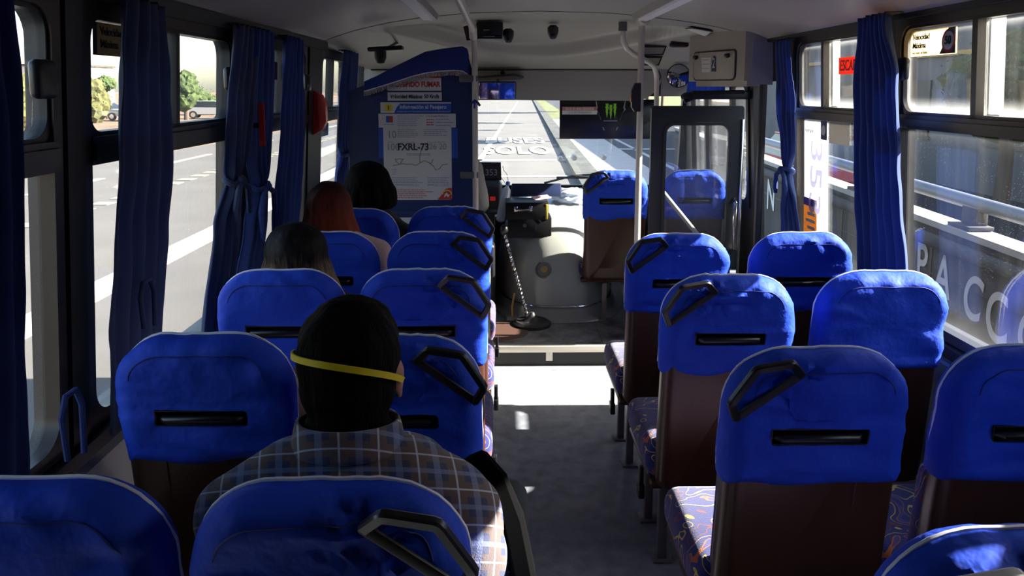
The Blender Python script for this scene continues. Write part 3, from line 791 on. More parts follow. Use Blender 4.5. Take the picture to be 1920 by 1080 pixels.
# fringed pelmet
t = thing('fringed_pelmet', 'royal blue cloth pelmet with cream fringe across the top of the partition', 'pelmet', (-.48, YB - .03, 1.8))
top = [(-.765, 1.715), (-.70, 1.745), (-.60, 1.795), (-.50, 1.845), (-.42, 1.882), (-.35, 1.895), (-.215, 1.912), (-.192, 1.90), (-.183, 1.86)]
bot = [(-.765, 1.665), (-.70, 1.685), (-.60, 1.715), (-.50, 1.748), (-.42, 1.767), (-.35, 1.777), (-.26, 1.782), (-.215, 1.778), (-.180, 1.755)]
def pel(u, v):
    k = u * (len(top) - 1); i = min(int(k), len(top) - 2); f = k - i
    a = [top[i][j] + (top[i + 1][j] - top[i][j]) * f for j in (0, 1)]; b = [bot[i][j] + (bot[i + 1][j] - bot[i][j]) * f for j in (0, 1)]
    return Vector((a[0] + (b[0] - a[0]) * v, YB - .022 - .012 * v - .004 * math.sin(u * 30) * v, a[1] + (b[1] - a[1]) * v))
mb = MB(); mb.grid(pel, 60, 10); o = obj('cloth', mb, M['velvet'], t); sd = o.modifiers.new('s', 'SOLIDIFY'); sd.thickness = .012
mb = MB(); mb.tube([pel(k / 40, 1) + Vector((0, -.004, 0)) for k in range(41)], .0045, 6); obj('trim_cord', mb, M['piping'], t)
mb = MB()
for k in range(95):
    p = pel(k / 94, 1); mb.cyl(p, p + Vector((random.uniform(-.003, .003), -.004, -.026 - random.random() * .006)), .0042, .0028, 5)
obj('fringe', mb, M['fringe'], t)

# ------------------------------------------------------------------ poles and rails
t = thing('grab_pole', 'cream vertical pole beside the partition edge', 'grab pole', (-.155, 4.36, 0))
mb = MB(); mb.tube([(-.148, 4.36, .0), (-.148, 4.36, 1.9), (-.152, 4.355, 1.965), (-.154, 4.33, 1.995), (-.154, 4.2, 2.0), (-.154, -.9, 2.0)], .0165, 14); obj('pipe', mb, M['pole'], t)
for z in (1.735, 1.195):
    mb = MB(); mb.box((-.235, 4.345, z - .02), (-.13, 4.38, z + .02), .008); obj('clamp', mb, M['steel'], t)
mb = MB(); mb.cyl((-.154, 4.34, 1.96), (-.154, 4.27, 2.01), .022); obj('elbow', mb, M['pole'], t)
mb = MB(); mb.tube([(-.165, 4.345, 1.60), (-.148, 4.338, 1.615), (-.13, 4.345, 1.60), (-.12, 4.34, 1.585)], .008, 6); mb.tube([(-.148, 4.336, 1.61), (-.15, 4.336, 1.57)], .006, 6); obj('blue_tie', mb, M['velvet'], t)
t = thing('grab_pole', 'cream vertical pole in front of the black and green placard', 'grab pole', (.818, 4.575, .127))
mb = MB(); mb.cyl((.818, 4.575, .126), (.818, 4.575, 2.08), .0185, seg=18); obj('pipe', mb, M['pole'], t)
mb = MB(); mb.cyl((.818, 4.60, 2.075), (.818, 4.47, 2.075), .03); mb.sphere((.818, 4.575, 2.07), .036); obj('joint', mb, M['pole'], t)
mb = MB(); mb.cyl((.818, 4.50, 2.075), (.818, -.9, 2.06), .0165); obj('ceiling_rail', mb, M['pole'], t)
t = thing('pole_control_box', 'small black box with orange lamp clipped on the vertical pole', 'control box', (.792, 4.555, 1.633))
mb = MB(); mb.poly([(.762, 4.535, 1.573), (.780, 4.535, 1.546), (.814, 4.535, 1.546), (.814, 4.535, 1.712), (.780, 4.535, 1.712), (.762, 4.535, 1.67)], (0, .038, 0)); obj('case', mb, M['plastic'], t)
mb = MB(); mb.box((.755, 4.54, 1.60), (.764, 4.566, 1.645), .003); obj('orange_lamp', mb, mat('orange_lens', (.55, .12, .02), .3), t)
t = thing('bent_grab_rail', 'cream bent handrail dropping from the ceiling to the door post', 'handrail', (.73, 4.7, 2.06))
mb = MB(); mb.tube([(.726, 4.7, 2.075), (.727, 4.7, 2.01), (.735, 4.73, 1.965), (.765, 4.79, 1.925), (.83, 4.91, 1.895), (.96, 5.10, 1.852), (1.01, 5.18, 1.83), (1.04, 5.25, 1.79), (1.053, 5.28, 1.74), (1.057, 5.29, 1.6), (1.06, 5.30, .14)], .0165, 12); obj('pipe', mb, M['pole'], t)
mb = MB(); mb.cyl((.726, 4.7, 2.02), (.726, 4.7, 2.075), .026); obj('socket', mb, M['steel'], t)
t = thing('stairwell_post', 'slim black vertical post at the entrance between door glass and curtain', 'post', (1.326, 3.93, 0))
mb = MB(); mb.box((1.31, 3.915, 0), (1.342, 3.945, 1.70), .004); obj('bar', mb, M['dark'], t)

# ceiling light channels
for x0, x1, lb in ((-.455, -.335, 'long grey ceiling light channel left of the aisle'), (.715, .835, 'long grey ceiling light channel above the right grab pole')):
    t = thing('ceiling_light', lb, 'ceiling light', ((x0 + x1) / 2, 2, 2.05))
    mb = MB(); mb.poly([(x0, -.9, 2.10), (x0 + .02, -.9, 2.055), (x1 - .02, -.9, 2.055), (x1, -.9, 2.10)], (0, 5.26, 0)); obj('housing', mb, M['ceiling'], t)
    mb = MB(); mb.poly([(x0 + .028, -.89, 2.056), (x0 + .035, -.89, 2.046), (x1 - .035, -.89, 2.046), (x1 - .028, -.89, 2.056)], (0, 5.18, 0)); obj('diffuser', mb, M['tape'], t)
mb = MB(); mb.tube([(x, 4.395, zc(x) + .0) for x, _ in PROF[3:13]], .003, 6); struct('trim_12', mb, M['steel'])

# ------------------------------------------------------------------ things on the dome and header
t = thing('video_unit', 'black video recorder hung under the front dome beside the left pole', 'video unit', (-.07, 4.9, 2.06))
mb = MB(); mb.box((-.155, 4.86, 2.005), (.012, 5.02, 2.085), .008); mb.box((-.15, 4.858, 1.985), (.006, 4.9, 2.003)); obj('case', mb, M['plastic'], t)
mb = MB(); mb.poly([(-.235, 4.88, 2.06), (-.18, 4.88, 2.075), (-.165, 4.88, 1.985), (-.215, 4.88, 1.975)], (0, .05, 0)); obj('speaker_box', mb, M['rubber'], t)
mb = MB(); mb.box((-.11, 4.856, 2.036), (-.075, 4.861, 2.040)); obj('silver_badge', mb, M['chrome'], t)
mb = MB(); mb.box((-.11, 4.853, 1.997), (-.04, 4.859, 2.0)); obj('silver_badge', mb, M['chrome'], t)
for x, y, z, s, lb in ((.045, 4.98, 2.005, 1.0, 'small black camera dome at the right end of the video unit'), (.330, 5.02, 2.03, 1.1, 'small black camera dome alone in the middle of the front ceiling')):
    t = thing('ceiling_camera', lb, 'camera', (x, y, z))
    mb = MB(); mb.lathe([(.002, -.04), (.018, -.036), (.030, -.012), (.036, .01), (.036, .035), (.02, .05)], (x, y, z), 20); obj('housing', mb, M['plastic'], t)
    mb = MB(); mb.sphere((x, y - .022, z - .018), .014, 12); obj('lens', mb, M['rubber'], t)
t = thing('rear_view_mirror', 'wide dark interior mirror hanging left under the header', 'mirror', (-.03, 5.6, 1.66))
mb = MB(); mb.cbox((-.03, 5.60, 1.665), (.275, .03, .135), .014, 3, (R(8), 0, R(6))); obj('case', mb, M['plastic'], t)
mb = MB(); mb.cbox((-.03, 5.583, 1.663), (.258, .004, .118), .0015, 1, (R(8), 0, R(6))); obj('mirror_glass', mb, mat('mirror_silver', (.55, .56, .62), .03, metal=1), t)
mb = MB(); mb.cyl((-.03, 5.62, 1.70), (-.02, 6.03, 1.775), .010); obj('stem', mb, M['plastic'], t)
t = thing('sun_visor', 'grey sun visor folded above the interior mirror', 'sun visor', (-.02, 5.9, 1.77))
mb = MB(); mb.poly([(-.22, 5.85, 1.735), (.14, 5.85, 1.745), (.17, 5.85, 1.757), (.10, 5.85, 1.775), (-.22, 5.85, 1.752)], (0, .15, .02)); obj('flap', mb, M['steel'], t)
mb = MB(); mb.cyl((-.2, 5.86, 1.75), (.15, 5.86, 1.76), .004, seg=8); obj('rod', mb, M['dark'], t)
single('header_plug', MB().cyl((.01, 6.023, 1.80), (.01, 6.01, 1.80), .018, seg=18), M['plastic'], 'small black round plug on the pale header above the windscreen', 'plug')

t = thing('windscreen_placard', 'black placard with three green claw marks hanging over the windscreen', 'placard', (.8, 6.1, 1.44))
mb = MB(); mb.box((.458, 6.10, 1.285), (1.24, 6.112, 1.595), .003); obj('panel', mb, mat('black_gloss_vinyl', (.008, .009, .012), .25), t)
lx, lz = .858, 1.508
def claw(x):
    pr = [(-.010, .055), (.014, .055), (.011, .030), (.016, .028), (.008, -.010), (.011, -.012), (.003, -.06), (-.004, -.02), (-.009, .0), (-.004, .004), (-.012, .03), (-.007, .033)]
    return [(x + a, 6.0985, lz + b) for a, b in pr]
mb = MB()
for x, dz in ((lx - .030, 0), (lx, -.01), (lx + .032, .0)): mb.poly([(a, b, c + dz) for a, b, c in claw(x)], (0, .001, 0))
obj('green_logo', mb, M['green'], t, smooth=False)
mb = MB()
for s in (-1, 1): mb.poly([(lx + s * a, 6.0985, lz + b) for a, b in ((.112, .075), (.100, .02), (.108, .01), (.072, -.075), (.078, -.07), (.088, -.03), (.12, .012), (.112, .022), (.118, .075))], (0, .001, 0))
mb.box((lx - .055, 6.0978, lz - .083), (lx + .055, 6.0985, lz - .078))
for s in (-1, 1): mb.poly([(lx + s * a, 6.0985, lz + b) for a, b in ((.055, -.13), (.045, -.155), (.050, -.155), (.062, -.13))], (0, .001, 0))
obj('silver_logo', mb, M['greyink'], t, smooth=False)
mb = MB(); mb.box((.478, 6.0985, 1.478), (.752, 6.0999, 1.538)); obj('sticker', mb, M['paper'], t, smooth=False)
mb = MB(); mb.box((.478, 6.0978, 1.508), (.752, 6.0985, 1.538)); obj('sticker_band', mb, mat('faded_red', (.45, .16, .14), .6), t, smooth=False)
text('DIOS ES MAS GRANDE', .026, (.615, 6.0972, 1.522), FRONT, M['paper'], t, sx=.86, bold=.0006); text('QUE MIS PROBLEMAS', .020, (.615, 6.0975, 1.492), FRONT, M['greyink'], t, sx=.95)

for x, z, lb in ((.485, 1.105, 'small round white disc low on the windscreen, left one of three'), (.60, 1.115, 'small round white disc low on the windscreen, middle one of three'), (.845, 1.12, 'small round white disc low on the windscreen beside the front seat')):
    single('windscreen_disc', MB().cyl((x, 6.32, z), (x, 6.365, z), .016, .026, 16), M['white'], lb, 'suction cup', 'white discs on the windscreen')  # plain small white discs just inside the windscreen

# cupboard over the entrance
A = Vector((1.150, 4.78)); B = Vector((1.335, 4.28)); dn = (B - A).normalized(); nrm = Vector((-abs(dn.y), -dn.x)); FP = -math.atan2(abs(nrm.x), abs(nrm.y)); FROT = (PI / 2, 0, FP)
def fp(s, z, o=0.0):
    p = A + dn * s + nrm * o; return (p.x, p.y, z)
LF = (B - A).length
t = thing('overhead_cupboard', 'cream moulded cupboard with a hatch above the entrance door', 'cupboard', (1.33, 4.5, 1.69))
ov = [(A.x, A.y), (B.x, B.y), (B.x + .03, B.y - .012), (1.49, 4.27), (1.49, 4.85)]
mb = MB(); lo = [(x, y, 1.692) for x, y in ov]; hi = [(x - (.0 if i > 1 else .0), y, zc(x) + .02) for i, (x, y) in enumerate(ov)]
mb.rings([lo, hi]); bmesh.ops.bevel(mb.bm, geom=[e for e in mb.bm.edges if abs(e.verts[0].co.z - 1.692) < .01 and abs(e.verts[1].co.z - 1.692) < .01], offset=.03, segments=4, affect='EDGES'); obj('body', mb, M['cabinet'], t)
mb = MB(); mb.box((B.x + .035, 4.262, 1.70), (1.488, 4.268, zc(1.44) - .02)); obj('grey_side', mb, mat('blue_grey_panel', (.36, .38, .42), .45), t)
hs0, hs1, hz0, hz1 = .055, LF - .075, 1.728, 1.895
hp_ = rrect((hs0 + hs1) / 2, (hz0 + hz1) / 2, hs1 - hs0, hz1 - hz0, .02, .03)
mb = MB(); mb.tube([fp(s_, z_, .002) for s_, z_ in hp_], .004, 6, closed=True); obj('hatch_gap', mb, M['dark'], t)
hp2 = rrect((hs0 + hs1) / 2, (hz0 + hz1) / 2, hs1 - hs0 - .012, hz1 - hz0 - .012, .018, .028)
mb = MB(); q = [fp(s_, z_, .008) for s_, z_ in hp2]; mb.poly(q, (-nrm.x * .007, -nrm.y * .007, 0)); hd = obj('hatch', mb, M['cabinet'], t)
for s_ in (hs0 + .035, hs1 - .06):
    mb = MB(); a = fp(s_, 1.865, .006); b = fp(s_, 1.865, .022); mb.cyl(a, b, .012, seg=12); mb.cbox(fp(s_, 1.862, .024), (.034, .01, .018), .004, 2, (0, R(20), FP)); obj('latch', mb, M['plastic'], hd)
mb = MB(); mb.poly([fp(s_, z_, .0095) for s_, z_ in ((.15, 1.775), (.235, 1.775), (.235, 1.862), (.225, 1.858), (.14, 1.86), (.145, 1.83))], (nrm.x * .001, nrm.y * .001, 0)); obj('paper_sticker', mb, M['paper'], hd, smooth=False)
mb = MB(); mb.poly([fp(s_, z_, .0095) for s_, z_ in ((.245, 1.778), (.288, 1.778), (.280, 1.83), (.284, 1.86), (.262, 1.87), (.248, 1.85))], (nrm.x * .001, nrm.y * .001, 0)); obj('number_sticker', mb, mat('navy_ink', (.02, .025, .08), .6), hd, smooth=False)
text('2', .085, fp(.265, 1.824, .0115), FROT, M['paper'], hd, sx=.55)
mb = MB(); lines_ = [(.15 + .0, 1.845), (.15, 1.82), (.15, 1.795)]
for s_, z_ in lines_: mb.poly([fp(s_, z_, .0112), fp(s_ + .075, z_, .0112), fp(s_ + .075, z_ + .004, .0112), fp(s_, z_ + .004, .0112)], (nrm.x * .0004, nrm.y * .0004, 0))
obj('lettering', mb, M['greyink'], hd, smooth=False)
def domept(x, y):
    v = (y - 4.39) / 1.65; u = (x + 1.02) / 2.5; return dome(u, v)[2]
t = thing('boarding_notice', 'small white notice on the dome above the cupboard hatch', 'sign', (1.17, 4.62, 2.02))
z0 = zc(1.13)
mb = MB(); cz_ = domept(1.16, 4.58)
pl = [(1.09, 4.66), (1.215, 4.66), (1.215, 4.50), (1.09, 4.50)]
mb.poly([(x, y, domept(x, y) - .012) for x, y in pl], (0, 0, .004)); obj('plate', mb, M['dark'], t, smooth=False)
mb = MB(); mb.poly([(x, y, domept(x, y) - .0145) for x, y in ((1.098, 4.648), (1.207, 4.648), (1.207, 4.512), (1.098, 4.512))], (0, 0, .002)); obj('paper', mb, M['paper'], t, smooth=False)
sl = math.atan2(domept(1.15, 4.5) - domept(1.15, 4.66), .16); sx_ = math.atan2(domept(1.215, 4.58) - domept(1.09, 4.58), .125)
text('Subida', .036, (1.152, 4.58, domept(1.152, 4.58) - .0165), (PI - sl, -sx_, 0), M['ink'], t, bold=.0006)
single('dome_speaker', MB().cbox((1.128, 4.975, 1.955), (.12, .05, .032), .014, 3), M['rubber'], 'flat black oval speaker under the dome right of the bent handrail', 'speaker')
for x, y, z, lb in ((1.000, 5.10, 1.925, 'upper dark framed picture above the right corner of the header'), (1.035, 5.40, 1.868, 'lower dark framed picture above the right corner of the header')):
    t = thing('framed_card', lb, 'card', (x, y, z), 'framed cards by the bent handrail')
    mb = MB(); mb.poly([(x - .09, y, z - .03), (x + .055, y, z - .03), (x + .08, y, z + .035), (x - .09, y, z + .035)], (0, .01, .004)); obj('frame', mb, M['dark'], t)
    mb = MB(); mb.poly([(x - .08, y - .001, z - .022), (x + .048, y - .001, z - .022), (x + .065, y - .001, z + .02), (x - .08, y - .001, z + .02)], (0, .001, 0)); obj('card', mb, M['cabinet'], t, smooth=False)
t = thing('round_mirror', 'round blind spot mirror with black rim right of the header', 'mirror', (1.272, 5.6, 1.771))
mb = MB(); mb.cyl((1.272, 5.60, 1.771), (1.272, 5.63, 1.771), .086, .06, 32); obj('case', mb, M['plastic'], t)
def conv(u, v):
    r = .079 * u; a = 2 * PI * v; return (1.272 + r * math.cos(a), 5.598 - .016 * (1 - u * u), 1.771 + r * math.sin(a))
mb = MB(); mb.grid(conv, 10, 41); obj('mirror_glass', mb, mat('convex_mirror', (.5, .52, .62), .04, metal=1), t)
mb = MB(); mb.cyl((1.272, 5.62, 1.78), (1.29, 5.95, 1.90), .009); obj('arm', mb, M['plastic'], t)

# ------------------------------------------------------------------ open door leaf
YD = 4.60
t = thing('entrance_door_leaf', 'black framed glass door leaf standing open across the front of the saloon', 'door', (1.44, YD, .13))
def ring2(mb, x0, x1, z0, z1, bl, br, bt, bb, r, y0, y1, ro=.03):
    O = rrect((x0 + x1) / 2, (z0 + z1) / 2, x1 - x0, z1 - z0, ro, ro); I = rrect((x0 + bl + x1 - br) / 2, (z0 + bb + z1 - bt) / 2, x1 - x0 - bl - br, z1 - z0 - bt - bb, r, r)
    L = [[mb.bm.verts.new((x, y, z)) for x, z in Q] for Q, y in ((O, y0), (O, y1), (I, y1), (I, y0))]; n = len(O)
    for a, c in ((0, 1), (1, 2), (2, 3), (3, 0)):
        for k in range(n): mb.bm.faces.new((L[a][k], L[a][(k + 1) % n], L[c][(k + 1) % n], L[c][k]))
mb = MB(); ring2(mb, .892, 1.445, .14, 1.578, .086, .085, .112, .44, .06, YD, YD + .035, .02); obj('frame', mb, M['dark'], t)
mb = MB(); ring2(mb, .965, 1.375, .565, 1.48, .018, .018, .018, .018, .05, YD - .006, YD + .002, .06); obj('gasket', mb, M['rubber'], t)
mb = MB(); mb.box((.96, YD + .014, .55), (1.38, YD + .020, 1.49)); obj('pane', mb, M['glass_d'], t, smooth=False)
mb = MB(); mb.box((1.428, YD - .012, .16), (1.446, YD, 1.50), .004); obj('chrome_edge', mb, M['chrome'], t)
mb = MB(); mb.tube([(1.40, YD - .003, 1.02), (1.40, YD - .045, 1.0), (1.395, YD - .05, .90), (1.40, YD - .045, .72), (1.40, YD - .003, .70)], .010, 10); obj('door_handle', mb, M['chrome'], t)
mb = MB(); mb.box((.98, YD - .012, .55), (1.43, YD + .0, .585), .004); obj('sill_bar', mb, M['wallpanel'], t)
t = thing('door_mechanism', 'black folding door arm and motor under the cupboard', 'door mechanism', (1.3, 4.66, 1.64))
mb = MB(); mb.box((1.14, 4.64, 1.615), (1.50, 4.72, 1.668), .01); mb.sphere((1.13, 4.68, 1.63), (.05, .04, .03)); obj('motor', mb, M['dark'], t)
mb = MB(); mb.tube([(1.10, 4.66, 1.60), (1.2, 4.65, 1.655), (1.45, 4.64, 1.66)], .012, 8); obj('arm', mb, M['dark'], t)
t = thing('stairwell_handrail', 'silver diagonal handrail behind the door glass', 'handrail', (1.2, 4.78, .12))
mb = MB(); mb.tube([(1.00, 4.74, 1.045), (1.02, 4.74, 1.02), (1.42, 4.74, .54)], .0145, 12); mb.cyl((1.00, 4.74, 1.045), (1.0, 4.74, .12), .0145); obj('pipe', mb, M['pole'], t)
mb = MB(); mb.cyl((1.0, 4.74, .121), (1.0, 4.74, .128), .04); obj('foot', mb, M['steel'], t)
t = thing('side_pelmet', 'bright blue gathered pelmet over the front side window', 'pelmet', (1.45, 5.5, 1.65))
def sp_(u, v): return Vector((1.445 - .02 * math.sin(u * 40) * (.3 + v), 5.02 + u * .95, 1.80 - v * (.17 + .02 * math.sin(u * 9))))
mb = MB(); mb.grid(sp_, 90, 6); o = obj('cloth', mb, M['cover'], t); sd = o.modifiers.new('s', 'SOLIDIFY'); sd.thickness = .004
mb = MB(); mb.cyl((1.46, 5.0, 1.805), (1.46, 6.0, 1.805), .008); obj('rod', mb, M['dark'], t)
t = thing('outside_mirror', 'tall black outside mirror beyond the door glass', 'mirror', (1.8, 6.3, 1.2))
mb = MB(); mb.cbox((1.78, 6.34, 1.25), (.15, .09, .42), .04, 4, (0, 0, R(12))); obj('case', mb, M['plastic'], t)
mb = MB(); mb.cbox((1.772, 6.292, 1.25), (.125, .004, .37), .0015, 1, (0, 0, R(12))); obj('mirror_glass', mb, mat('outer_mirror', (.5, .5, .52), .03, metal=1), t)
mb = MB(); mb.tube([(1.57, 6.40, 1.55), (1.70, 6.38, 1.54), (1.78, 6.36, 1.42)], .012, 8); mb.tube([(1.57, 6.40, .95), (1.70, 6.38, .96), (1.78, 6.36, 1.08)], .012, 8); obj('arm', mb, M['dark'], t)

# ------------------------------------------------------------------ driver's cab
t = thing('engine_cover', 'rounded grey engine cover beside the driver with a round cap', 'engine cover', (.4, 5.8, .12))
cx, cy, rx, ry = .395, 6.02, .43, .92
def sup(a, k=2.7):
    c, s = math.cos(a), math.sin(a); return (abs(c) ** (2 / k) * (1 if c > 0 else -1), abs(s) ** (2 / k) * (1 if s > 0 else -1))
prof = [(1.0, .02), (.995, .10), (.975, .24), (.94, .36), (.895, .46), (.83, .56), (.74, .635), (.6, .69), (.4, .725), (.2, .738), (.03, .74)]
def ring(rho, z): return [(cx + rx * rho * sup(2 * PI * k / 72)[0], min(6.37, cy + ry * rho * sup(2 * PI * k / 72)[1]), .115 + z) for k in range(72)]
mb = MB(); mb.rings([ring(r_, z_) for r_, z_ in prof]); obj('shell', mb, mat('engine_cover_grey', (.30, .315, .295), .38, bump=.1, bscale=70), t, ang=60)
mb = MB(); mb.rings([[(cx + rx * a * sup(2 * PI * k / 72)[0], min(6.37, cy + ry * b * sup(2 * PI * k / 72)[1]), .115 + z) for k in range(72)] for a, b, z in ((1.24, 1.10, .008), (1.22, 1.09, .02), (1.10, 1.05, .035), (1.03, 1.02, .075), (1.005, 1.003, .09), (.99, .99, .09))]); obj('skirt', mb, mat('skirt_vinyl', (.20, .20, .19), .25, bump=.3, bscale=25), t)
mb = MB(); mb.tube([(cx + rx * 1.012 * sup(2 * PI * k / 72)[0], min(6.36, cy + ry * 1.008 * sup(2 * PI * k / 72)[1]), .21) for k in range(72)], .006, 6, closed=True); obj('trim_strip', mb, M['chrome'], t)
mb = MB(); a = Vector((.292, 5.168, .452)); n_ = Vector((-.05, -.93, .36)).normalized(); mb.cyl(a, a + n_ * .022, .052, .048, 28); mb.cyl(a - n_ * .01, a + n_ * .006, .064, .060, 28); cap = obj('round_cap', mb, M['steel'], t)
mb = MB(); mb.cyl(a + n_ * .0215, a + n_ * .026, .026, .022, 20); obj('cap_centre', mb, mat('brass_worn', (.38, .30, .10), .4, metal=.6), cap)

t = thing('cash_box', 'black metal cash box with open lid standing on the engine cover', 'cash box', (.185, 5.25, .65))
mb = MB(); mb.box((.045, 5.255, .655), (.345, 5.50, .80), .006); mb.box((.028, 5.24, .785), (.322, 5.49, .905), .006); obj('body', mb, mat('cash_box_black', (.006, .006, .008), .5, spec=.2), t)
mb = MB(); mb.cbox((.255, 5.60, .945), (.36, .02, .10), .006, 2, (R(-30), 0, 0)); obj('lid', mb, mat('blue_black_lid', (.012, .02, .06), .3), t)
mb = MB(); mb.tube([(.098, 5.238, .862), (.103, 5.215, .860), (.15, 5.208, .856), (.195, 5.215, .860), (.200, 5.238, .864)], .007, 8); mb.box((.085, 5.233, .845), (.112, 5.24, .88), .003); mb.box((.187, 5.233, .848), (.213, 5.24, .883), .003); obj('handle', mb, M['chrome'], t)
mb = MB(); mb.cyl((.16, 5.254, .745), (.16, 5.246, .745), .014); mb.box((.232, 5.25, .71), (.238, 5.256, .745)); obj('lock', mb, M['chrome'], t)
single('yellow_ruler', MB().box((.302, 5.232, .79), (.316, 5.238, .895), .001), M['yellow'], 'yellow strip standing at the right edge of the black cash box', 'ruler')
def bag(nm, lb, c, r, m, seed):
    mb = MB(); t_ = bmesh.new(); bmesh.ops.create_icosphere(t_, subdivisions=4, radius=1)
    for v in t_.verts:
        k = 1 + .28 * n3(v.co, 2.2, seed) + .12 * n3(v.co, 5, seed)
        v.co = Vector((v.co.x * r[0] * k + c[0], v.co.y * r[1] * k + c[1], v.co.z * r[2] * k + c[2]))
    mb.merge(t_); return single(nm, mb, m, lb, 'bag')
M['film'] = mat('clear_film', (.62, .68, .78), .25, trans=.3)
bag('plastic_bag', 'crumpled clear plastic bag on the engine cover right of the cash box', (.52, 5.75, .88), (.14, .14, .06), M['film'], 3)
single('paper_slip', MB().cbox((.28, 5.42, .915), (.12, .09, .003), 0, 1, (R(8), R(-6), R(14))), mat('pink_paper', (.62, .42, .45), .7), 'pinkish paper slip sticking out of the cash box', 'paper')
t = thing('water_bottle', 'clear plastic bottle lying left of the cash box lid', 'bottle', (.03, 5.6, .86))
ba = Vector((.045, 5.58, .99)); bb = Vector((-.01, 5.45, .74)); d_ = bb - ba
mb = MB(); mb.tube([ba + d_ * k for k in (0, .08, .14, .25, .8, .97, 1)], [.012, .012, .03, .034, .034, .03, .02], 14); obj('body', mb, M['film'], t)
mb = MB(); mb.tube([ba - d_ * .06, ba + d_ * .03], .015, 12); obj('cap', mb, M['blueink'], t)

t = thing('gear_lever', 'twisted chrome gear lever rising from a round floor boot', 'gear lever', (.2, 4.96, .12))
pts = [Vector((.172, 4.99, .17)).lerp(Vector((.020, 5.0, .735)), k / 60) for k in range(61)]
mb = MB(); 
rg = []
ax = (pts[-1] - pts[0]).normalized(); s1 = ax.cross(Vector((0, 1, 0))).normalized(); s2 = ax.cross(s1)
for i, p in enumerate(pts):
    rg.append([p + (s1 * math.cos(k * PI / 2 + i * .55) + s2 * math.sin(k * PI / 2 + i * .55)) * .0115 for k in range(4)])
mb.rings(rg); obj('stem', mb, M['chrome'], t, smooth=False)
mb = MB(); mb.sphere((.016, 5.0, .76), (.028, .028, .036)); obj('knob', mb, M['plastic'], t)
mb = MB(); mb.lathe([(.125, .0), (.128, .02), (.105, .034), (.085, .03), (.06, .034), (.03, .06), (.016, .085), (.012, .09)], (.20, 4.975, .121), 32); obj('boot', mb, M['rubber'], t)
t = thing('handbrake', 'short brass handbrake lever left of the gear lever', 'lever', (.07, 5.08, .12))
mb = MB(); mb.tube([(.075, 5.08, .14), (.07, 5.08, .22), (.085, 5.09, .31)], .008, 8); obj('lever', mb, mat('brass', (.45, .30, .12), .3, metal=.8), t)
mb = MB(); mb.box((.03, 5.04, .121), (.11, 5.14, .15), .008); obj('base', mb, M['steel'], t)
mb = MB(); mb.rings([[(-.02 + .19 * r_ * math.cos(k * PI / 18), 4.83 + .20 * r_ * math.sin(k * PI / 18), z_) for k in range(36)] for r_, z_ in ((1, .122), (.98, .128), (.05, .13))]); single('floor_mat', mb, mat('red_brown_rubber', (.06, .028, .02), .6), 'dark reddish rubber mat on the platform left of the gear boot', 'mat')

t = thing('fare_display', 'small black display showing 353 beside the driver', 'display', (-.07, 5.72, 1.0))
mb = MB(); mb.poly([(-.165, 5.70, 1.002), (-.0, 5.70, 1.004), (-.005, 5.70, 1.138), (-.165, 5.70, 1.140)], (0, .05, 0)); obj('case', mb, M['dark'], t)
text('353', .066, (-.075, 5.699, 1.062), FRONT, M['greyink'], t, sx=.95)
mb = MB(); mb.tube([(-.0, 5.72, 1.02), (.03, 5.71, .98), (.05, 5.71, 1.0), (.04, 5.71, 1.05), (.015, 5.71, 1.08), (.01, 5.71, 1.11)], .0022, 5); obj('cable', mb, M['dark'], t)
t = thing('ticket_machine', 'rounded grey blue ticket machine with red light below the display', 'ticket machine', (-.06, 5.7, .72))
mb = MB(); mb.cbox((-.075, 5.70, .88), (.16, .16, .25), .035, 4); obj('case', mb, mat('slate_plastic', (.05, .065, .09), .35), t)
mb = MB(); mb.box((-.115, 5.612, .80), (-.02, 5.622, .965), .003); obj('panel', mb, M['dark'], t)
mb = MB(); mb.box((-.085, 5.606, .865), (-.045, 5.614, .895), .003); obj('red_light', mb, mat('red_lamp', (.5, .02, .02), .4, emit=((1, .03, .02), .12)), t)
mb = MB(); mb.box((-.10, 5.66, .12), (-.05, 5.74, .77)); obj('stand', mb, M['dark'], t)
mb = MB(); mb.box((-1.02, 5.92, .62), (-.02, 6.36, .93), .05, 4); mb.box((-.02, 6.05, .60), (1.5, 6.37, .80), .03, 3); t = single('dashboard', mb, M['dark'], 'black dashboard running under the windscreen', 'dashboard')
t = thing('steering_wheel', 'black steering wheel in front of the driver', 'steering wheel', (-.47, 5.72, .93))
mr_ = Euler((R(-52), 0, 0)).to_matrix(); cc = Vector((-.47, 5.72, .93))
mb = MB(); mb.tube([cc + mr_ @ Vector((.2 * math.cos(a), .2 * math.sin(a), 0)) for a in [2 * PI * k / 40 for k in range(40)]], .014, 8, closed=True); obj('rim', mb, M['rubber'], t)
mb = MB()
for a in (PI / 2, PI * 7 / 6, PI * 11 / 6): mb.cyl(cc, cc + mr_ @ Vector((.195 * math.cos(a), .195 * math.sin(a), 0)), .012, seg=8)
mb.cyl(cc + mr_ @ Vector((0, 0, .02)), cc + mr_ @ Vector((0, 0, -.03)), .05); mb.cyl(cc, (-.47, 6.0, .68), .025); obj('hub', mb, M['plastic'], t)

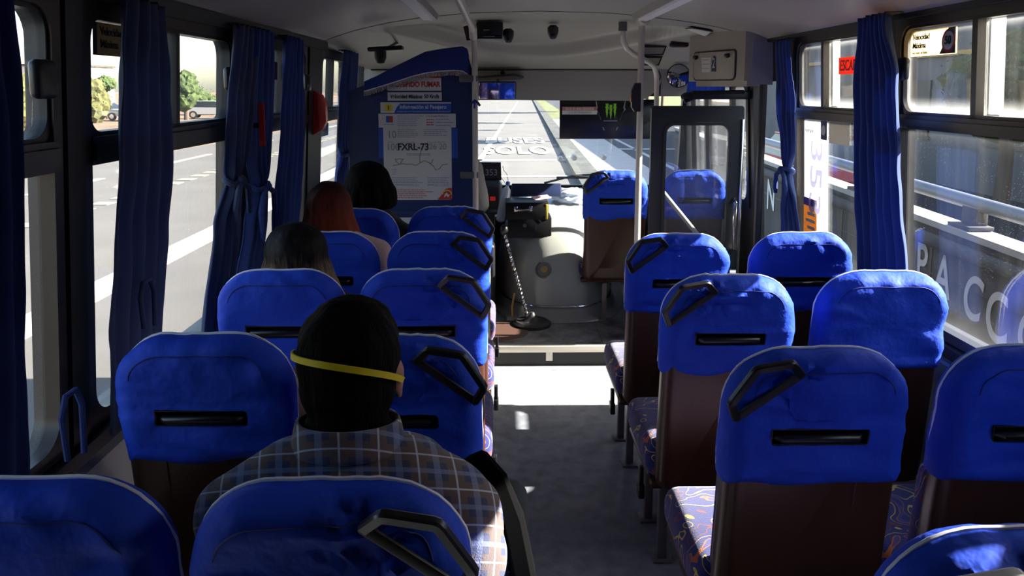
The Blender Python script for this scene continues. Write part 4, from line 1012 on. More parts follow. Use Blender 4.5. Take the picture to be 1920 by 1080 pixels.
# ------------------------------------------------------------------ small things on the walls
t = thing('emergency_hammer_box', 'red six sided emergency box on the left pillar', 'emergency box', (-.975, 4.22, 1.55))
mb = MB(); mb.poly([(-1.02, 4.19, 1.43), (-.965, 4.19, 1.46), (-.945, 4.19, 1.50), (-.945, 4.19, 1.60), (-.965, 4.19, 1.645), (-1.02, 4.19, 1.68)], (0, .05, 0)); obj('box', mb, M['red'], t)
mb = MB(); mb.box((-.988, 4.186, 1.47), (-.980, 4.191, 1.63)); obj('rib', mb, M['redink'], t)
t = thing('red_pillar_plate', 'narrow red plate between the two knotted curtains on the left', 'plate', (-.915, 2.98, 1.54))
mb = MB(); mb.box((-.929, 2.98, 1.462), (-.906, 2.985, 1.625), .002); obj('plate', mb, M['red'], t)
mb = MB(); mb.box((-.99, 2.981, 1.53), (-.915, 2.986, 1.55)); obj('bracket', mb, M['dark'], t)
def decal(nm, lb, cat, side, y0, y1, z0, z1, m, tt=.0, th=.002):
    t_ = thing(nm, lb, cat, (wx(side, (z0 + z1) / 2, tt), (y0 + y1) / 2, (z0 + z1) / 2))
    mb = MB(); wallbox(mb, side, y0, y1, z0, z1, tt - th, tt); obj('film', mb, m, t_, smooth=False); return t_
TT = -.016
s = decal('speed_sticker', 'dark backlit maximum speed sticker half behind the untied left curtain', 'sticker', -1, 2.005, 2.26, 1.765, 1.848, mat('backlit_brown', (.22, .17, .11), .6, trans=.6), TT)
mb = MB(); wallbox(mb, -1, 1.998, 2.018, 1.765, 1.848, TT, TT + .001); obj('edge', mb, M['dark'], s, smooth=False)
text('Velocidad', .030, (wx(-1, 1.825, TT + .002), 2.033, 1.826), ONLEFT, M['ink'], s, ax='LEFT', bold=.0005); text('Máxima', .030, (wx(-1, 1.795, TT + .002), 2.033, 1.794), ONLEFT, M['ink'], s, ax='LEFT', bold=.0005)
s = decal('window_sticker', 'white and red sticker high on the left window between two curtains', 'sticker', -1, 3.40, 3.62, 1.72, 1.80, M['paper'], TT)
mb = MB(); wallbox(mb, -1, 3.53, 3.62, 1.72, 1.80, TT, TT + .001); obj('red_field', mb, mat('maroon_ink', (.25, .03, .02), .6), s, smooth=False)
text('R', .05, (wx(-1, 1.76, TT + .002), 3.47, 1.765), ONLEFT, M['redink'], s)
s = decal('window_sticker', 'small white printed sticker below the rail of the front left window', 'sticker', -1, 4.52, 4.72, 1.40, 1.475, M['paper'], TT)
mb = MB()
for k in range(5):
    for j in range(3):
        if (k * 3 + j) % 3: wallbox(mb, -1, 4.535 + k * .035, 4.56 + k * .035, 1.41 + j * .02, 1.424 + j * .02, TT, TT + .001)
obj('dark_pattern', mb, M['greyink'], s, smooth=False)
s = decal('speed_sticker', 'cream speed sticker with red ringed 50 on the right window', 'sticker', 1, 2.57, 2.86, 1.795, 1.885, mat('cream_backlit_film', (.82, .68, .40), .6, trans=.75), TT)
mb = MB(); mb.poly([(wx(1, z, TT + .001), y, z) for y, z in ((2.575, 1.797), (2.67, 1.797), (2.64, 1.83), (2.63, 1.86), (2.615, 1.883), (2.575, 1.883))], (-.001, 0, 0)); obj('navy_field', mb, mat('navy_film', (.02, .02, .06), .6), s, smooth=False)
for r_, m_, o_ in ((.040, M['redink'], .002), (.031, M['paper'], .003)):
    mb = MB(); x = wx(1, 1.84, TT + o_); mb.cyl((x, 2.613, 1.84), (x - .001, 2.613, 1.84), r_, seg=28); obj('red_ring' if o_ < .0025 else 'white_disc', mb, m_, s)
text('50', .038, (wx(1, 1.84, TT + .006), 2.613, 1.84), ONRIGHT, M['ink'], s, bold=.0008)
text('Velocidad', .028, (wx(1, 1.86, TT + .002), 2.842, 1.862), ONRIGHT, M['ink'], s, ax='LEFT', bold=.0005); text('Máxima', .028, (wx(1, 1.835, TT + .002), 2.842, 1.832), ONRIGHT, M['ink'], s, ax='LEFT', bold=.0005); text('en zona urbana', .016, (wx(1, 1.808, TT + .002), 2.842, 1.807), ONRIGHT, M['olive'], s, ax='LEFT')
s = decal('escape_sign', 'orange red exit lettering on the right window beside the long curtain', 'sign', 1, 3.05, 3.47, 1.742, 1.815, mat('orange_film', (.75, .10, .03), .5, trans=.45), TT)
text('ESCAPE', .066, (wx(1, 1.778, TT + .002), 3.452, 1.778), ONRIGHT, mat('grey_red_ink', (.30, .10, .09), .6), s, ax='LEFT', bold=.0012, sx=.82)
M['wfilm'] = mat('white_backlit_film', (.80, .80, .78), .6, trans=.7)
s = decal('route_strip', 'tall white vertical route strip stuck on the right window', 'sticker', 1, 3.58, 3.86, .90, 1.535, M['wfilm'], TT)
text('353', .20, (wx(1, 1.25, TT + .003), 3.72, 1.25), (PI / 2, PI / 2, -PI / 2), mat('grey_violet', (.64, .62, .74), .6, trans=.7), s, sx=1.3, bold=.002)
text('Horario', .034, (wx(1, 1.47, TT + .003), 3.79, 1.475), ONRIGHT, M['greyink'], s)
mb = MB(); wallbox(mb, 1, 3.59, 3.66, 1.44, 1.53, TT, TT + .001); obj('dark_patch', mb, mat('slate_ink', (.06, .07, .12), .6), s, smooth=False)
mb = MB(); x = wx(1, 1.485, TT + .002); mb.cyl((x, 3.625, 1.485), (x - .001, 3.625, 1.485), .024, seg=20); obj('white_ring', mb, M['paper'], s)
s = decal('yellow_notice', 'small yellow and purple notice at the lower corner of the right window', 'sticker', 1, 3.70, 3.86, .93, 1.10, mat('amber_film', (.80, .45, .05), .5, trans=.4), TT + .004)
mb = MB(); wallbox(mb, 1, 3.70, 3.86, 1.10, 1.14, TT + .003, TT + .005); obj('purple_band', mb, M['purple'], s, smooth=False)
mb = MB()
for k in range(4): wallbox(mb, 1, 3.72, 3.83 - .02 * (k % 2), .95 + k * .035, .965 + k * .035, TT + .004, TT + .0055)
obj('lettering', mb, M['cream'], s, smooth=False)
decal('grey_film_square', 'plain pale square film beside the white route strip', 'sticker', 1, 3.36, 3.565, 1.43, 1.53, mat('pale_film', (.40, .38, .33), .6, trans=.3), TT)

t = thing('overhead_speaker', 'black overhead tray and round speaker above the left end of the pelmet', 'lamp', (-.66, 4.5, 1.9))  # black tray with a round speaker, gives no light
mb = MB(); mb.cbox((-.66, 4.50, 1.905), (.20, .09, .026), .010, 3, (0, R(-3), 0)); mb.cyl((-.66, 4.5, 1.903), (-.66, 5.0, domept(-.66, 5.0) + .005), .009); obj('tray', mb, M['plastic'], t)
mb = MB(); mb.lathe([(.004, -.055), (.022, -.05), (.034, -.02), (.034, .03), (.02, .035)], (-.69, 4.49, 1.875), 20); obj('speaker_head', mb, M['rubber'], t)
t = thing('driver_console', 'black side console between the driver and the engine cover', 'console', (-.12, 5.4, .12))
mb = MB(); mb.box((-.24, 5.12, .121), (-.045, 5.56, .64), .03, 3); obj('body', mb, M['plastic'], t)
mb = MB(); mb.box((-.22, 5.14, .64), (-.065, 5.5, .655), .004); obj('top_pad', mb, M['rubber'], t)
for y0, y1, lb in ((2.35, 2.42, 'frosted white edge strip on the sliding pane under the speed sticker'), (3.50, 3.575, 'frosted white edge strip on the sliding pane by the exit lettering')):
    mb = MB(); wallbox(mb, 1, y0, y1, 1.60, 1.895, -.036, -.0345); single('pane_edge_strip', mb, M['wfilm'], lb, 'film strip', smooth=False)

t = thing('windscreen_wiper', 'dark windscreen wiper resting low behind the front seat', 'wiper', (.5, 6.5, .9))
mb = MB(); mb.tube([(.36, 6.47, .89), (.60, 6.44, .955), (.92, 6.43, .975)], .009, 8); obj('arm', mb, M['dark'], t)
mb = MB(); mb.box((.46, 6.425, .93), (1.0, 6.44, .95), .004); obj('blade', mb, M['rubber'], t)
# ------------------------------------------------------------------ curtains
def interp(K, z):
    if z >= K[0][0]: return K[0][1:]
    for a, b in zip(K, K[1:]):
        if b[0] <= z <= a[0]:
            f = (a[0] - z) / (a[0] - b[0]); f = f * f * (3 - 2 * f)
            return tuple(a[i] + (b[i] - a[i]) * f for i in range(1, len(a)))
    return K[-1][1:]
def curtain(label, side, K, m, folds=5, t0=.06, depth=.022, tie=None, seed=0.0, ends=True, free_tie=None, group='blue curtains on the side windows'):
    """K: (z, y from, y to) from the top down"""
    K = [(z, min(a, b), max(a, b)) for z, a, b in K]
    zt, zb = K[0][0] + .02, K[-1][0]
    t = thing('window_curtain', label, 'curtain', (wx(side, zt, t0), (K[0][1] + K[0][2]) / 2, zt), group)
    wmax = max(b - a for _, a, b in K)
    def f(u, v):
        z = zt + (zb - zt) * v
        a, b = interp(K, z); w = b - a
        uu = u + .35 / folds * n3((u * 2, z * 1.2, 0), 1.5, seed)
        y = a + w * uu
        amp = depth * (.55 + .75 * (1 - w / wmax)) * (.7 + .6 * abs(n3((uu * 3, 0, z), 2, seed)))
        d = amp * math.sin(2 * PI * folds * uu + seed + 1.2 * n3((0, z, 0), 2.2, seed)) + .006 * n3((uu * 6, z * 5, 0), 1.8, seed)
        if tie: d *= 1 - .5 * math.exp(-((z - tie) / .02) ** 2)
        return (wx(side, z, t0 + .9 * d), y, z)
    mb = MB(); mb.grid(f, folds * 16 + 1, 56)
    c = obj('cloth', mb, m, t, ang=80); sd = c.modifiers.new('s', 'SOLIDIFY'); sd.thickness = .003
    mb = MB(); a, b = interp(K, zt)
    for k in range(4):
        mb = MB(); y = a + (b - a) * (k + .5) / 4; x = wx(side, zt + .012, t0); mb.tube([(x, y, zt - .012), (x, y, zt + .006), (wx(side, zt + .006, .02), y, zt + .006)], .004, 6)
        obj('hook', mb, M['dark'], t)
    if tie:
        a, b = interp(K, tie); yc = (a + b) / 2; w = (b - a) / 2 + .012
        x = wx(side, tie, t0); s = -side
        mb = MB(); mb.tube([(x + .026 * math.cos(q), yc + w * math.sin(q), tie + .008 * math.sin(q * 2)) for q in [2 * PI * k / 24 for k in range(24)]], .011, 8, closed=True)
        mb.sphere((x + s * .03, yc, tie), (.018, .024, .018))
        if ends:
            for sg, ln in ((-1, .20), (1, .13)):
                mb.tube([(x + s * .03, yc, tie), (x + s * .035, yc + sg * w * 1.0, tie - .03), (x + s * .03, yc + sg * (w + .02), tie - .09), (x + s * .03, yc + sg * (w + .015), tie - ln)], [.010, .012, .013, .010], 8)
        obj('tie_band', mb, m, t)
    if free_tie:
        y, z, ln = free_tie; x = wx(side, z, t0 + .03)
        mb = MB(); mb.tube([(x, y - .02, z - ln), (x, y - .03, z - ln * .3), (x, y - .01, z), (x, y + .03, z), (x, y + .05, z - ln * .3), (x, y + .045, z - ln * 1.1)], .007, 8); obj('loose_tie', mb, m, t)
    return t
curtain('large near black blue curtain filling the left edge of the photo', -1, [(1.90, 1.15, 1.49), (1.60, 1.13, 1.515), (1.34, 1.10, 1.525), (.95, 1.08, 1.52), (.70, 1.08, 1.51)], M['curtain_dark'], 7, .085, .02, seed=1, free_tie=(1.62, 1.02, .14))
curtain('untied pale blue curtain hanging straight in front of the second left window', -1, [(1.885, 1.972, 2.207), (1.70, 1.953, 2.222), (1.49, 1.94, 2.243), (1.277, 1.915, 2.215), (1.037, 1.887, 2.169), (.80, 1.88, 2.16)], M['curtain_pale'], 4, .07, .026, seed=2.3, free_tie=(2.02, 1.17, .12))
curtain('pale blue curtain knotted at mid height on the left pillar, nearer of two', -1, [(1.885, 2.81, 3.036), (1.614, 2.748, 3.005), (1.45, 2.735, 2.96), (1.349, 2.752, 2.833), (1.203, 2.63, 2.84), (.881, 2.52, 2.763), (.80, 2.52, 2.76)], M['curtain_pale'], 4, .07, .028, tie=1.349, seed=3.1)
curtain('darker blue curtain knotted on the left pillar, just ahead of the pale one', -1, [(1.885, 2.987, 3.216), (1.608, 2.967, 3.26), (1.398, 2.97, 3.223), (1.291, 3.03, 3.144), (1.146, 2.95, 3.165), (.95, 2.88, 3.14), (.80, 2.88, 3.14)], M['curtain'], 4, .075, .028, tie=1.291, seed=4.7)
curtain('long untied blue curtain before the red emergency box', -1, [(1.885, 3.44, 3.709), (1.477, 3.375, 3.779), (1.12, 3.30, 3.745), (.885, 3.25, 3.709), (.80, 3.25, 3.70)], M['curtain'], 5, .07, .03, seed=5.9)
curtain('narrow blue curtain tied beside the fringed pelmet partition', -1, [(1.885, 4.74, 5.08), (1.568, 4.66, 5.06), (1.341, 4.63, 4.96), (1.282, 4.70, 4.87), (1.152, 4.56, 4.90), (.993, 4.50, 4.90), (.82, 4.5, 4.9)], M['curtain'], 4, .07, .03, tie=1.282, seed=6.6, ends=False)
curtain('slim blue curtain tied at mid height beside the entrance', 1, [(1.90, 4.05, 3.859), (1.589, 4.05, 3.80), (1.375, 3.98, 3.787), (1.272, 3.935, 3.85), (1.105, 3.977, 3.753), (.961, 3.966, 3.70), (.86, 3.96, 3.70)], M['curtain'], 4, .06, .022, tie=1.272, seed=7.2)
curtain('long straight dark blue curtain between the two right hand windows', 1, [(1.925, 2.99, 2.80), (1.712, 3.025, 2.725), (1.409, 3.02, 2.685), (.993, 3.00, 2.625), (.84, 2.99, 2.615)], M['curtain'], 6, .10, .026, seed=8.4)

# ------------------------------------------------------------------ people
def limb(mb, pts, rad, seg=14):
    pts = [Vector(p) for p in pts]
    for i, p in enumerate(pts):
        mb.sphere(p, rad[i], seg)
        if i: mb.cyl(pts[i - 1], p, rad[i - 1], rad[i], seg)
def hand(mb, w, d, up, sd, s=1.0):
    """palm and five bent fingers: w wrist, d direction, up back of hand, sd towards the thumb"""
    w = Vector(w); d = Vector(d).normalized(); up = Vector(up); up = (up - d * up.dot(d)).normalized(); sd = d.cross(up) * sd
    pc = w + d * .045 * s
    for k in range(-1, 2): limb(mb, [w + sd * k * .016 * s, w + d * .08 * s + sd * k * .022 * s], [.015 * s, .014 * s], 10)
    for k, ln in enumerate((.066, .075, .070, .056)):
        b = w + d * .085 * s + sd * (.033 - .022 * k) * s
        limb(mb, [b, b + (d * .55 - up * .18) * ln * s, b + (d * .85 - up * .55) * ln * s, b + (d * .95 - up * .95) * ln * s], [.0095 * s, .009 * s, .0085 * s, .0075 * s], 8)
    b = w + d * .02 * s + sd * .03 * s
    limb(mb, [b, b + (d * .5 + sd * .7 - up * .2) * .04 * s, b + (d * 1.1 + sd * .75 - up * .5) * .05 * s], [.012 * s, .011 * s, .009 * s], 8)

def person(label, x, yb, ht, zf, shirt, trousers, hair, hairmat, sw=1.0, hw=1.0, head_y=.17, tilt=0.0, arms=None, skin='skin', hair_shape=None, base_y=None, pose='lap', drop=0.0, knee=.66):
    """seated: x centre, yb seat-back row, ht top of the hair, zf floor"""
    t = thing('person', label, 'person', (x, yb + .35, zf))
    hy = yb + head_y
    hc = Vector((x, hy + .01, ht - .112))                      # skull centre
    neck = Vector((x, hy - .02, ht - .255)); ch = Vector((x, yb + .20, ht - .44)); pel = Vector((x, yb + .27, zf + .56)); 
    shz = ht - .325 - drop; shx = .195 * sw
    sh = [Vector((x + s * shx, hy - .02, shz)) for s in (-1, 1)]
    kn = [Vector((x + s * .11, yb + knee, zf + .54)) for s in (-1, 1)]; an = [Vector((x + s * .11, yb + knee - .06, zf + .10)) for s in (-1, 1)]
    hp = [Vector((x + s * .09, yb + .28, zf + .555)) for s in (-1, 1)]
    if pose == 'lap':
        el = [Vector((x + s * (shx + .045), hy + .09, shz - .27)) for s in (-1, 1)]; wr = [Vector((x + s * .09, yb + .50, zf + .655)) for s in (-1, 1)]
        hd = [(Vector((-s * .35, 1, -.25)), Vector((0, .2, 1))) for s in (-1, 1)]
    else:
        el = [Vector((x + s * (shx + .06), hy + .06, shz - .26)) for s in (-1, 1)]; wr = [Vector((x + s * .17, yb + .50, zf + .86)) for s in (-1, 1)]
        hd = [(Vector((0, 1, .25)), Vector((0, -.2, 1))) for s in (-1, 1)]
    mb = MB()
    # head: skull, jaw, nose, ears, neck
    mb.sphere(hc + Vector((0, .012, .0)), (.074 * hw, .093, .095), 24); mb.sphere(hc + Vector((0, .030, -.055)), (.058 * hw, .066, .066), 20); mb.sphere(hc + Vector((0, .055, -.10)), (.036, .036, .028), 14)
    limb(mb, [hc + Vector((0, .096, -.012)), hc + Vector((0, .113, -.042))], [.009, .014], 10)
    for s in (-1, 1):
        mb.sphere(hc + Vector((s * (.086 if hair == 'short' else .078) * hw, -.002, -.030)), (.010, .021, .033), 14, (0, 0, s * R(-20))); mb.sphere(hc + Vector((s * (.087 if hair == 'short' else .080) * hw, .004, -.062)), (.009, .010, .011), 10)
        mb.sphere(hc + Vector((s * .030, .092, -.060)), (.018, .01, .008), 10)
    limb(mb, [hc + Vector((0, -.012, -.07)), neck, neck + Vector((0, -.01, -.06))], [.055, .056, .066])
    # trunk
    limb(mb, [ch + Vector((s * .07 * sw, 0, .06)) for s in (-1, 1)], [.115 * sw] * 2); limb(mb, [ch + Vector((0, 0, .02)), ch + Vector((0, .02, -.12)), pel], [.14 * sw, .125 * sw, .135 * sw])
    for k in (0, 1):
        limb(mb, [neck + Vector((0, -.01, -.04)), sh[k], el[k], wr[k]], [.06, .062, .046, .030]); hand(mb, wr[k], *hd[k], 1 if k == 0 else -1)
        limb(mb, [hp[k], kn[k], an[k], an[k] + Vector((0, .12, -.06))], [.085, .062, .042, .035])
    body = obj('body', remeshed(mb, .0065, 3), M[skin], t)
    body.location = -root_of(t)
    # eyes, mouth
    mb = MB()
    for s in (-1, 1): mb.sphere(hc + Vector((s * .031, .094, -.004)), (.012, .008, .007), 12)
    obj('eyes', mb, M['ink'], t)
    mb = MB(); mb.tube([hc + Vector((k * .008, .108 - abs(k) * .003, -.072)) for k in range(-3, 4)], .004, 6); obj('lips', mb, M['redink'], t)
    # shirt
    mb = MB(); g = .013
    limb(mb, [ch + Vector((s * .075 * sw, 0, .06)) for s in (-1, 1)], [.115 * sw + g] * 2); limb(mb, [ch + Vector((0, 0, .02)), ch + Vector((0, .02, -.12)), pel], [.14 * sw + g, .128 * sw + g, .14 * sw + g])
    for k in (0, 1): limb(mb, [neck + Vector((0, -.01, -.045)), (neck + sh[k]) / 2 + Vector((0, -.005, .005)), sh[k], sh[k].lerp(el[k], .5), el[k], el[k].lerp(wr[k], .8)], [.065 + g, .060 + g, .064 + g, .058 + g, .050 + g, .036 + g])
    me = remeshed(mb, .008, 4)
    for v in me.vertices:
        c = v.co; q = .007 * n3(c, 9, x * 3) + .004 * n3(c, 22, x); v.co += Vector((q, q * .6, q * .4))
    sh_o = obj('shirt', me, M[shirt], t); sh_o.location = -root_of(t)
    mb = MB(); limb(mb, [hp[0], hp[1]], [.11, .11])
    for k in (0, 1): limb(mb, [hp[k], kn[k], an[k] + Vector((0, 0, .02))], [.098, .073, .056])
    o = obj('trousers', remeshed(mb, .010, 4), M[trousers], t); o.location = -root_of(t)
    for k in (0, 1):
        mb = MB(); limb(mb, [an[k] + Vector((0, -.02, -.04)), an[k] + Vector((0, .06, -.055)), an[k] + Vector((0, .15, -.063))], [.050, .045, .036]); mb.disp(lambda p: Vector((p.x, p.y, max(p.z, zf + .002))))
        obj('shoe', mb, M['rubber'], t)
    # hair
    mb = MB(); hair_shape(mb, hc, hw)
    me = remeshed(mb, .006, 5)
    for v in me.vertices:
        c = v.co; q = .004 * n3((c.x * 3, c.y * 3, c.z * .7), 11, x * 7) + .0022 * n3((c.x * 4, c.y * 4, c.z * .8), 26, x * 5); d = (c - hc); d.z *= .3
        if d.length > 1e-4: v.co += d.normalized() * q
    o = obj('hair', me, M[hairmat], t); o.location = -root_of(t)
    return t, hc, neck, sh

M['denim'] = mat('dark_denim', (.03, .04, .075), .8, bump=.3, bscale=300)
M['blush'] = mat('pale_pink_cloth', (.50, .36, .34), .8, bump=.3, bscale=60)
M['charcoal'] = mat('charcoal_cloth', (.03, .03, .035), .8, bump=.3, bscale=200)
M['greyknit'] = mat('grey_sleeve_cloth', (.33, .32, .31), .85, bump=.3, bscale=200)
M['strap'] = mat('yellow_elastic', (.95, .75, .02), .55, trans=.0)

def h_short(mb, c, hw):
    mb.sphere(c + Vector((0, -.006, .012)), (.092 * hw, .104, .100), 26); mb.sphere(c + Vector((0, -.024, -.035)), (.086 * hw, .080, .078), 24); mb.sphere(c + Vector((0, -.034, -.080)), (.070 * hw, .066, .052), 20); mb.sphere(c + Vector((0, .02, .03)), (.088 * hw, .092, .078), 20)
    limb(mb, [c + Vector((-.045, -.034, -.115)), c + Vector((.045, -.034, -.115))], [.034, .034])
def h_long(mb, c, hw):
    mb.sphere(c + Vector((0, -.006, .010)), (.096 * hw, .108, .102), 26)
    for k in range(9):
        a = -.25 + k / 8 * (PI + .5); cx_, cy_ = -math.cos(a), -math.sin(a)
        limb(mb, [c + Vector((cx_ * .06, cy_ * .07, .03)), c + Vector((cx_ * .078 * hw, cy_ * .078, -.06)), c + Vector((cx_ * .112 * hw, cy_ * .075 - .005, -.15)), c + Vector((cx_ * .14 * hw, cy_ * .065 + .0, -.27)), c + Vector((cx_ * .145 * hw, cy_ * .06 + .01, -.36))], [.034, .036, .036, .032, .020], 12)
def h_red(mb, c, hw):
    h_long(mb, c, hw)
    limb(mb, [c + Vector((.085, -.02, -.10)), c + Vector((.125, -.015, -.18)), c + Vector((.165, -.005, -.27)), c + Vector((.175, .01, -.36))], [.034, .038, .034, .018])
def h_bob(mb, c, hw):
    mb.sphere(c + Vector((0, -.006, .006)), (.108 * hw, .114, .108), 26)
    for k in range(9):
        a = -.2 + k / 8 * (PI + .4); cx_, cy_ = -math.cos(a), -math.sin(a)
        limb(mb, [c + Vector((cx_ * .07, cy_ * .07, .02)), c + Vector((cx_ * .098 * hw, cy_ * .082, -.05)), c + Vector((cx_ * .104 * hw, cy_ * .080, -.10))], [.036, .040, .036], 12)

man, hc, neck, sh = person('man in brown and blue plaid shirt with yellow mask strap round his black hair', -.264, 1.10, 1.326, 0, 'plaid', 'denim', 'short', 'hair', .97, .96, .185, hair_shape=h_short, drop=.055)
# collar
mb = MB()
def col(u, v):
    a = -PI / 2 + (u - .5) * 2 * PI * .86; r = 1.0 + .10 * v + .02 * math.sin(v * PI)
    z = neck.z + .058 - .052 * v + .010 * (1 - v) * 0
    return (neck.x + .088 * r * math.cos(a), neck.y + .002 + .078 * r * math.sin(a), z - .018 * (1 + math.sin(a)) / 2)
mb.grid(col, 48, 8); c_ = obj('collar', mb, M['plaid'], man); sd = c_.modifiers.new('s', 'SOLIDIFY'); sd.thickness = .006
mb = MB()
def yok(u, v):
    a = -PI / 2 + (u - .5) * 2 * PI * .86
    return (neck.x + .093 * math.cos(a), neck.y + .0 + .083 * math.sin(a), neck.z + .02 - .05 * v)
# mask straps and cup
mb = MB(); P_ = []
for k in range(33):
    q = k / 32; a = PI * q - PI; x_ = .0925 * math.cos(a); y_ = .112 * math.sin(a)
    P_.append(hc + Vector((x_, -.008 + y_, .016 - .050 * q + .040 * math.sin(PI * q))))
fl = [(.35, 1.0), (-.35, 1.0), (-.35, -1.0), (.35, -1.0)]
mb.tube(P_, .0052, prof=fl, up=(0, 0, 1)); obj('mask_strap', mb, M['strap'], man)
mb = MB(); mb.tube([hc + Vector((.088 * math.cos(a), -.02 + .085 * math.sin(a), -.105 - .012 * math.sin(a))) for a in [-PI + PI * k / 24 + (.0) for k in range(25)]], .0045, prof=fl, up=(0, 0, 1)); obj('mask_strap', mb, M['strap'], man)
mb = MB(); mb.sphere(hc + Vector((0, .072, -.058)), (.062, .055, .058), 20); obj('dust_mask', mb, M['white'], man)
# neck skin strip shows between hair and collar
person('woman with long black hair turning blond at the ends, beside the window', -.712, 2.475, 1.225, 0, 'charcoal', 'denim', 'long', 'hair_ombre', .92, 1.12, .155, hair_shape=h_long)
person('woman with long dark red hair and pale pink top', -.745, 3.15, 1.288, 0, 'blush', 'denim', 'long', 'hair_red', 1.0, .98, .155, hair_shape=h_red)
person('person with short dark bob in the foremost left window seat', -.682, 3.77, 1.315, 0, 'charcoal', 'denim', 'bob', 'hair', .80, 1.05, .165, hair_shape=h_bob, knee=.48, drop=.06)
# driver
person('bus driver in grey short sleeves behind the partition, elbow beside the pole', -.425, 5.14, 1.46, .118, 'greyknit', 'denim', 'short', 'hair', 1.12, 1.0, .18, hair_shape=h_short, pose='drive')
t = thing('driver_chair', 'dark driver seat behind the notice covered partition', 'seat', (-.375, 5.10, .118))
mb = MB(); rbox_rings(mb, .44, .58, 1.20, .08, .04, .10, .04, (.08,), yc=5.12, cx=-.375); obj('backrest', mb, M['charcoal'], t)
mb = MB(); mb.cbox((-.375, 5.38, .53), (.46, .46, .12), .04, 3); obj('seat_cushion', mb, M['charcoal'], t)
mb = MB(); mb.box((-.48, 5.25, .119), (-.27, 5.50, .47), .02); obj('pedestal', mb, M['dark'], t)

# the bag at the man's side
t = thing('backpack', 'black ribbed backpack standing between the plaid shirt man and the aisle', 'bag', (.0, 1.42, .48))
pth = [(-.01, 1.40, .50), (.005, 1.38, .70), (.004, 1.36, .86), (-.014, 1.355, .925), (-.035, 1.37, .945), (-.05, 1.41, .93)]
pth = [(.035, 1.30, .50), (.045, 1.30, .68), (.040, 1.31, .80), (.020, 1.33, .895), (-.005, 1.36, .945), (-.03, 1.40, .95), (-.05, 1.44, .92)]
mb = MB(); mb.tube(pth, .026, 12, prof=[(.5, 1.6), (-.5, 1.6), (-.8, 1.2), (-.8, -1.2), (-.5, -1.6), (.5, -1.6), (.8, -1.2), (.8, 1.2)], up=(0, 1, 0)); obj('shoulder_strap', mb, mat('black_webbing', (.004, .004, .004), .95, spec=.02), t)
mb = MB()
for k in range(46):
    f = k / 45 * (len(pth) - 1.001); i = int(f); p = Vector(pth[i]).lerp(Vector(pth[i + 1]), f - i); q = (Vector(pth[i + 1]) - Vector(pth[i])).normalized(); sd_ = q.cross(Vector((0, 1, 0))).normalized()
    mb.cyl(p - sd_ * -.023 + Vector((0, -.03, 0)), p + sd_ * .023 + Vector((0, .03, 0)), .0022, seg=5)
obj('ribbing', mb, M['charcoal'], t)
mb = MB(); mb.cbox((.012, 1.47, .66), (.085, .24, .38), .035, 4); obj('bag_body', mb, M['charcoal'], t)
# ------------------------------------------------------------------ outside
G = -.80
def strip(mb, x0, x1, y0, y1, z, drift=0.0, th=.02, n=1):
    def X(x, y): return x + drift * max(0, y - 18)
    ysn = [y0 + (y1 - y0) * k / n for k in range(n + 1)]
    for a, b in zip(ysn, ysn[1:]):
        mb.poly([(X(x0, a), a, z), (X(x1, a), a, z), (X(x1, b), b, z), (X(x0, b), b, z)], (0, 0, -th))
DR = .032
M['asphalt'] = mat('grey_asphalt', (.09, .086, .08), .85, bump=.3, bscale=30, vary=.12, vscale=.6)  # road asphalt in its own grey tone
M['asphalt_dark'] = mat('dark_lane_asphalt', (.017, .019, .024), .8, bump=.3, bscale=30, vary=.15, vscale=.8)  # dark lane asphalt, darkened further for the shade lying over it
M['roadwhite'] = mat('road_paint', (.36, .35, .32), .7, vary=.2, vscale=6)
M['roadyellow'] = mat('road_paint_yellow', (.30, .26, .17), .7, vary=.2, vscale=6)
M['dirt'] = mat('dry_verge', (.15, .10, .06), .95, vary=.3, vscale=.5)
M['pave'] = mat('pale_paving', (.33, .32, .30), .8, vary=.1, vscale=1.5)
M['kerb'] = mat('mossy_kerb', (.045, .048, .043), .9, vary=.5, vscale=2)
M['concrete'] = mat('grey_concrete', (.055, .052, .049), .85, bump=.3, bscale=12, vary=.3, vscale=2.5)
M['grass'] = mat('grass_green', (.075, .085, .022), .95, vary=.5, vscale=1.2)
M['leaf'] = mat('leaf_green', (.05, .08, .022), .9, vary=.6, vscale=3, trans=.15)
M['leaf_b'] = mat('leaf_olive', (.085, .088, .028), .9, vary=.6, vscale=3, trans=.15)
M['bark'] = mat('bark', (.10, .07, .05), .9, bump=.5, bscale=12)
M['hill'] = mat('hazy_hill', (.30, .29, .31), 1.0, vary=.3, vscale=.02)
mb = MB(); mb.box((-400, -60, G - .3), (120, 500, G - .05)); struct('ground', mb, M['dirt'])
mb = MB(); strip(mb, -13.6, 1.95, -40, 18, G); strip(mb, -13.6, 1.95, 18, 320, G, DR, n=12); struct('road', mb, M['asphalt'])
mb = MB(); strip(mb, 4.25, 20, -40, 18, G); strip(mb, 4.25, 20, 18, 320, G, DR, n=12); struct('road_side_lane', mb, M['asphalt_dark'])
mb = MB(); strip(mb, 1.95, 2.62, -40, 18, G + .14, 0, .2); strip(mb, 1.95, 2.62, 18, 320, G + .14, DR, .2, 12); struct('kerb', mb, M['kerb'])
mb = MB(); strip(mb, 2.62, 4.25, 14, 18, G + .12, 0, .16); strip(mb, 2.62, 4.25, 18, 60, G + .12, DR, .16, 5); struct('sidewalk', mb, M['pave'])
mb = MB(); strip(mb, 2.62, 4.25, 60, 320, G + .12, DR, .16, 6); strip(mb, 12, 60, 60, 320, G + .05, DR, .1, 8); o = struct('verge', mb, M['grass'])
mb = MB(); strip(mb, -14.2, -13.6, -40, 320, G + .14, 0, .2, 2); struct('kerb_far', mb, M['pave'])
